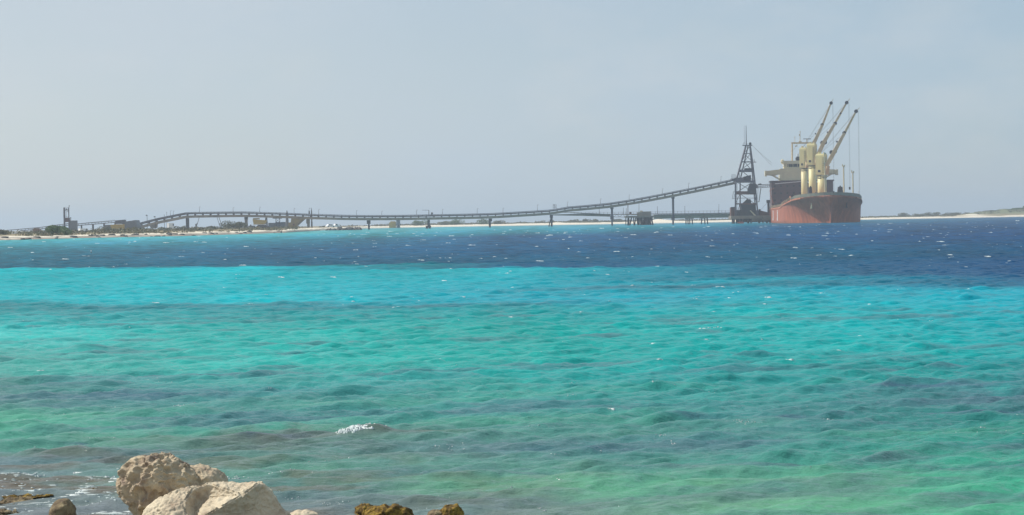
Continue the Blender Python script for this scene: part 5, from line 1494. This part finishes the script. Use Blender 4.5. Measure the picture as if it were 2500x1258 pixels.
# broken pale boulder: shaped facets, worked up from a coarse block
def block_rock(name, V, Fc, mat, cuts=5, amp=0.016, seed=1):
    pts = [W(px, py, d_) for px, py, d_ in V]
    c = sum(pts, Vector()) / len(pts)
    bm = bmesh.new()
    vs = [bm.verts.new(p - c) for p in pts]
    for f in Fc: bm.faces.new([vs[i] for i in f])
    bmesh.ops.recalc_face_normals(bm, faces=bm.faces)
    bmesh.ops.triangulate(bm, faces=bm.faces)
    bmesh.ops.bevel(bm, geom=list(bm.edges), offset=0.012, segments=2, affect='EDGES', clamp_overlap=True)
    bmesh.ops.triangulate(bm, faces=bm.faces)
    for _ in range(cuts):
        long = [e for e in bm.edges if e.calc_length() > 0.009]
        if not long: break
        bmesh.ops.subdivide_edges(bm, edges=long, cuts=1, use_grid_fill=False)
        bmesh.ops.triangulate(bm, faces=[f for f in bm.faces if len(f.verts) > 3])
    for _ in range(2): bmesh.ops.smooth_vert(bm, verts=bm.verts, factor=0.5, use_axis_x=True, use_axis_y=True, use_axis_z=True)
    bm.normal_update()
    off = Vector((seed, seed * 2, seed * 3))
    disp = [(v, v.normal * (amp * mnoise.fractal(v.co * 7 + off, 0.8, 2.0, 6) + amp * 0.5 * mnoise.fractal(v.co * 28 + off, 0.7, 2.0, 4))) for v in bm.verts]
    for v, d_ in disp: v.co += d_
    me = bpy.data.meshes.new(name); bm.to_mesh(me); bm.free()
    for p in me.polygons: p.use_smooth = True
    me.materials.append(mat)
    o = link(bpy.data.objects.new(name, me)); o.location = c
    return o
D0 = 13.35
V = [
 (330, 1290, D0 - .05),   # 0 left bottom front
 (350, 1250, D0),         # 1
 (385, 1216, D0 + .05),   # 2
 (425, 1194, D0 + .1),    # 3
 (475, 1187, D0 + .12),   # 4 notch top
 (512, 1179, D0 + .14),   # 5
 (560, 1177, D0 + .18),   # 6
 (600, 1177, D0 + .16),   # 7
 (637, 1173, D0 + .10),   # 8 peak
 (655, 1188, D0 + .12),   # 9
 (672, 1214, D0 + .12),   # 10
 (694, 1246, D0 + .12),   # 11
 (722, 1285, D0 + .1),    # 12
 (592, 1207, D0 - .06),   # 13 on the bright ridge
 (540, 1236, D0 - .14),   # 14
 (492, 1262, D0 - .20),   # 15 ridge foot
 (502, 1215, D0 + .14),   # 16 crease
 (480, 1240, D0 + .10),   # 17 crease lower
 (450, 1224, D0 - .06),   # 18 left lobe bulge
 (405, 1245, D0 - .12),   # 19
 (596, 1250, D0 + .04),   # 20 under ridge, right part
 (632, 1232, D0 + .10),   # 21
 (470, 1320, D0 - .30),   # 22 bottom
 (600, 1330, D0 - .02),   # 23
 (700, 1330, D0 - .05),   # 24
 (360, 1330, D0 - .15),   # 25
 (380, 1240, D0 + .45),   # 26 back
 (500, 1205, D0 + .50),   # 27
 (630, 1205, D0 + .45),   # 28
 (720, 1290, D0 + .40),   # 29
 (350, 1330, D0 + .40),   # 30
 (540, 1340, D0 + .55),   # 31
 (592, 1190, D0 + .08),   # 32 upper plane
]
Fc = [
 (0, 1, 19, 25), (1, 2, 19), (2, 18, 19), (2, 3, 18), (3, 4, 18), (4, 16, 17), (4, 17, 18), (4, 5, 16),
 (5, 6, 13), (5, 13, 16), (6, 7, 32), (6, 32, 13), (7, 8, 32), (8, 13, 32), (13, 14, 16), (14, 17, 16), (14, 15, 17),
 (17, 15, 22), (17, 22, 18), (18, 22, 19), (19, 22, 25),
 (8, 21, 13), (13, 21, 20), (13, 20, 14), (14, 20, 15), (15, 20, 23), (15, 23, 22), (20, 21, 23),
 (8, 9, 21), (9, 10, 21), (10, 11, 21), (11, 12, 24), (11, 24, 21), (21, 24, 23),
 (0, 26, 1), (1, 26, 2), (2, 26, 3), (3, 26, 27), (3, 27, 4), (4, 27, 5), (5, 27, 6), (6, 27, 7), (7, 27, 28), (7, 28, 8), (8, 28, 9), (9, 28, 10), (10, 28, 11), (11, 28, 29), (11, 29, 12),
 (0, 25, 30), (0, 30, 26), (26, 30, 31), (26, 31, 27), (27, 31, 28), (28, 31, 29), (12, 29, 24), (24, 29, 31), (24, 31, 23), (23, 31, 22), (22, 31, 25), (25, 31, 30),
]
o3 = block_rock('pale_boulder', V, Fc, m_pale, seed=4)
tag(o3, 'pale broken limestone boulder with a bright ridge, in front of the pitted boulder', 'boulder')

def small_rock(name, px0, px1, py0, Y, mat, label, cat, seed, hfac=1.0, rough=0.10, pits=0, deep=0.16):
    cx = (px0 + px1) / 2; hw = (px1 - px0) / 2
    H = 1300
    outl = [(px0, (py0 + 2 * hw * 0.8 * hfac)), (px0 + hw * .12, py0 + hw * .55 * hfac), (px0 + hw * .45, py0 + hw * .14 * hfac), (cx, py0), (px1 - hw * .5, py0 + hw * .05 * hfac), (px1 - hw * .15, py0 + hw * .35 * hfac), (px1, py0 + hw * 1.2 * hfac), (px1, py0 + hw * 2.4 * hfac), (cx, py0 + hw * 3.2 * hfac), (px0, py0 + hw * 2.4 * hfac)]
    o = outline_rock(name, outl, Y, deep, mat, sub=5, rough=rough, pits=pits, pit_r=0.2, seed=seed)
    return tag(o, label, cat)
m_wet = stone_mat("wet_brown_rock", (0.26, 0.21, 0.12), (0.16, 0.12, 0.07), (0.07, 0.05, 0.035), pit=0.3, sc=16, bd=0.02)
m_weed = stone_mat("seaweed_rock", (0.30, 0.20, 0.035), (0.13, 0.08, 0.02), (0.035, 0.022, 0.010), pit=0.6, sc=22, bd=0.03)
small_rock('wet_rock', 124, 181, 1219, 14.0, m_wet, 'small upright wet brown rock standing alone left of the boulders', 'rock', 21, 1.1)
small_rock('weedy_rock', 886, 1010, 1237, 14.1, m_weed, 'wide golden brown seaweed covered rock at the bottom edge', 'rock', 23, 0.42, rough=.24, deep=0.16)
small_rock('weedy_rock', 866, 912, 1231, 14.45, m_weed, 'dark weedy rock just left of the wide seaweed covered one', 'rock', 24, 0.7, rough=.16, deep=0.1)
small_rock('weedy_rock', 1074, 1130, 1233, 14.2, m_weed, 'round golden seaweed covered rock at the bottom edge, rightmost', 'rock', 25, 0.8, rough=.20, deep=0.12)
small_rock('pale_stone', 695, 780, 1248, 14.0, m_pale, 'low pale stone at the bottom edge right of the pale boulder', 'stone', 26, 0.35, deep=0.1)
small_rock('pale_stone', 1042, 1085, 1246, 14.2, m_wet, 'low grey stone beside the round seaweed covered rock', 'stone', 27, 0.4, deep=0.1)
# flat reef rocks breaking the surface
def flat_rock(px0, px1, py, mat, label, seed, h):
    hz = 564.5 - 0.0167 * (px0 + px1) / 2; Y = EYE * FPX / (py - hz)
    x0, x1 = (px0 - 1250) / FPX * Y, (px1 - 1250) / FPX * Y
    bm = bmesh.new(); bmesh.ops.create_icosphere(bm, subdivisions=5, radius=1.0)
    off = Vector((seed * 3.1, seed, seed * 1.7)); rx = (x1 - x0) / 2
    for v in bm.verts:
        d = v.co.copy(); k = 1 + 0.55 * mnoise.fractal(Vector((d.x * rx * 14, d.y * 2.5, d.z * 1.5)) + off, .7, 2, 5)
        up = mnoise.fractal(Vector((d.x * rx * 10 + 7, d.y * 1.8, 0)) + off, .7, 2.1, 5)
        v.co = Vector((d.x * rx * (0.8 + 0.2 * k), d.y * 0.15 * k, d.z * h * (0.9 + 1.3 * up) * (1.0 if d.z > 0 else 3.0)))
    me = bpy.data.meshes.new('reef_rock'); bm.to_mesh(me); bm.free()
    for p in me.polygons: p.use_smooth = True
    me.materials.append(mat)
    o = link(bpy.data.objects.new('reef_rock', me)); zc = float(wave_z([(x0 + x1) / 2], [Y])[0]); o.location = ((x0 + x1) / 2, Y, zc * 0.5 - h * .25)
    tag(o, label, 'reef rock')
flat_rock(172, 268, 1206, m_weed, 'thin dark weedy reef rock breaking the surface left of the pitted boulder', 31, 0.022)
flat_rock(-20, 75, 1226, m_wet, 'flat brown reef rock at the left edge, upper one', 32, 0.025)
flat_rock(-25, 28, 1256, m_wet, 'flat brown reef rock in the bottom left corner', 33, 0.03)
flat_rock(-10, 120, 1216, m_weed, 'long low weedy reef rock at the left edge behind the flat brown ones', 35, 0.014)
flat_rock(20, 90, 1202, m_weed, 'thin reef rock awash at the left, farthest from the boulders', 37, 0.010)
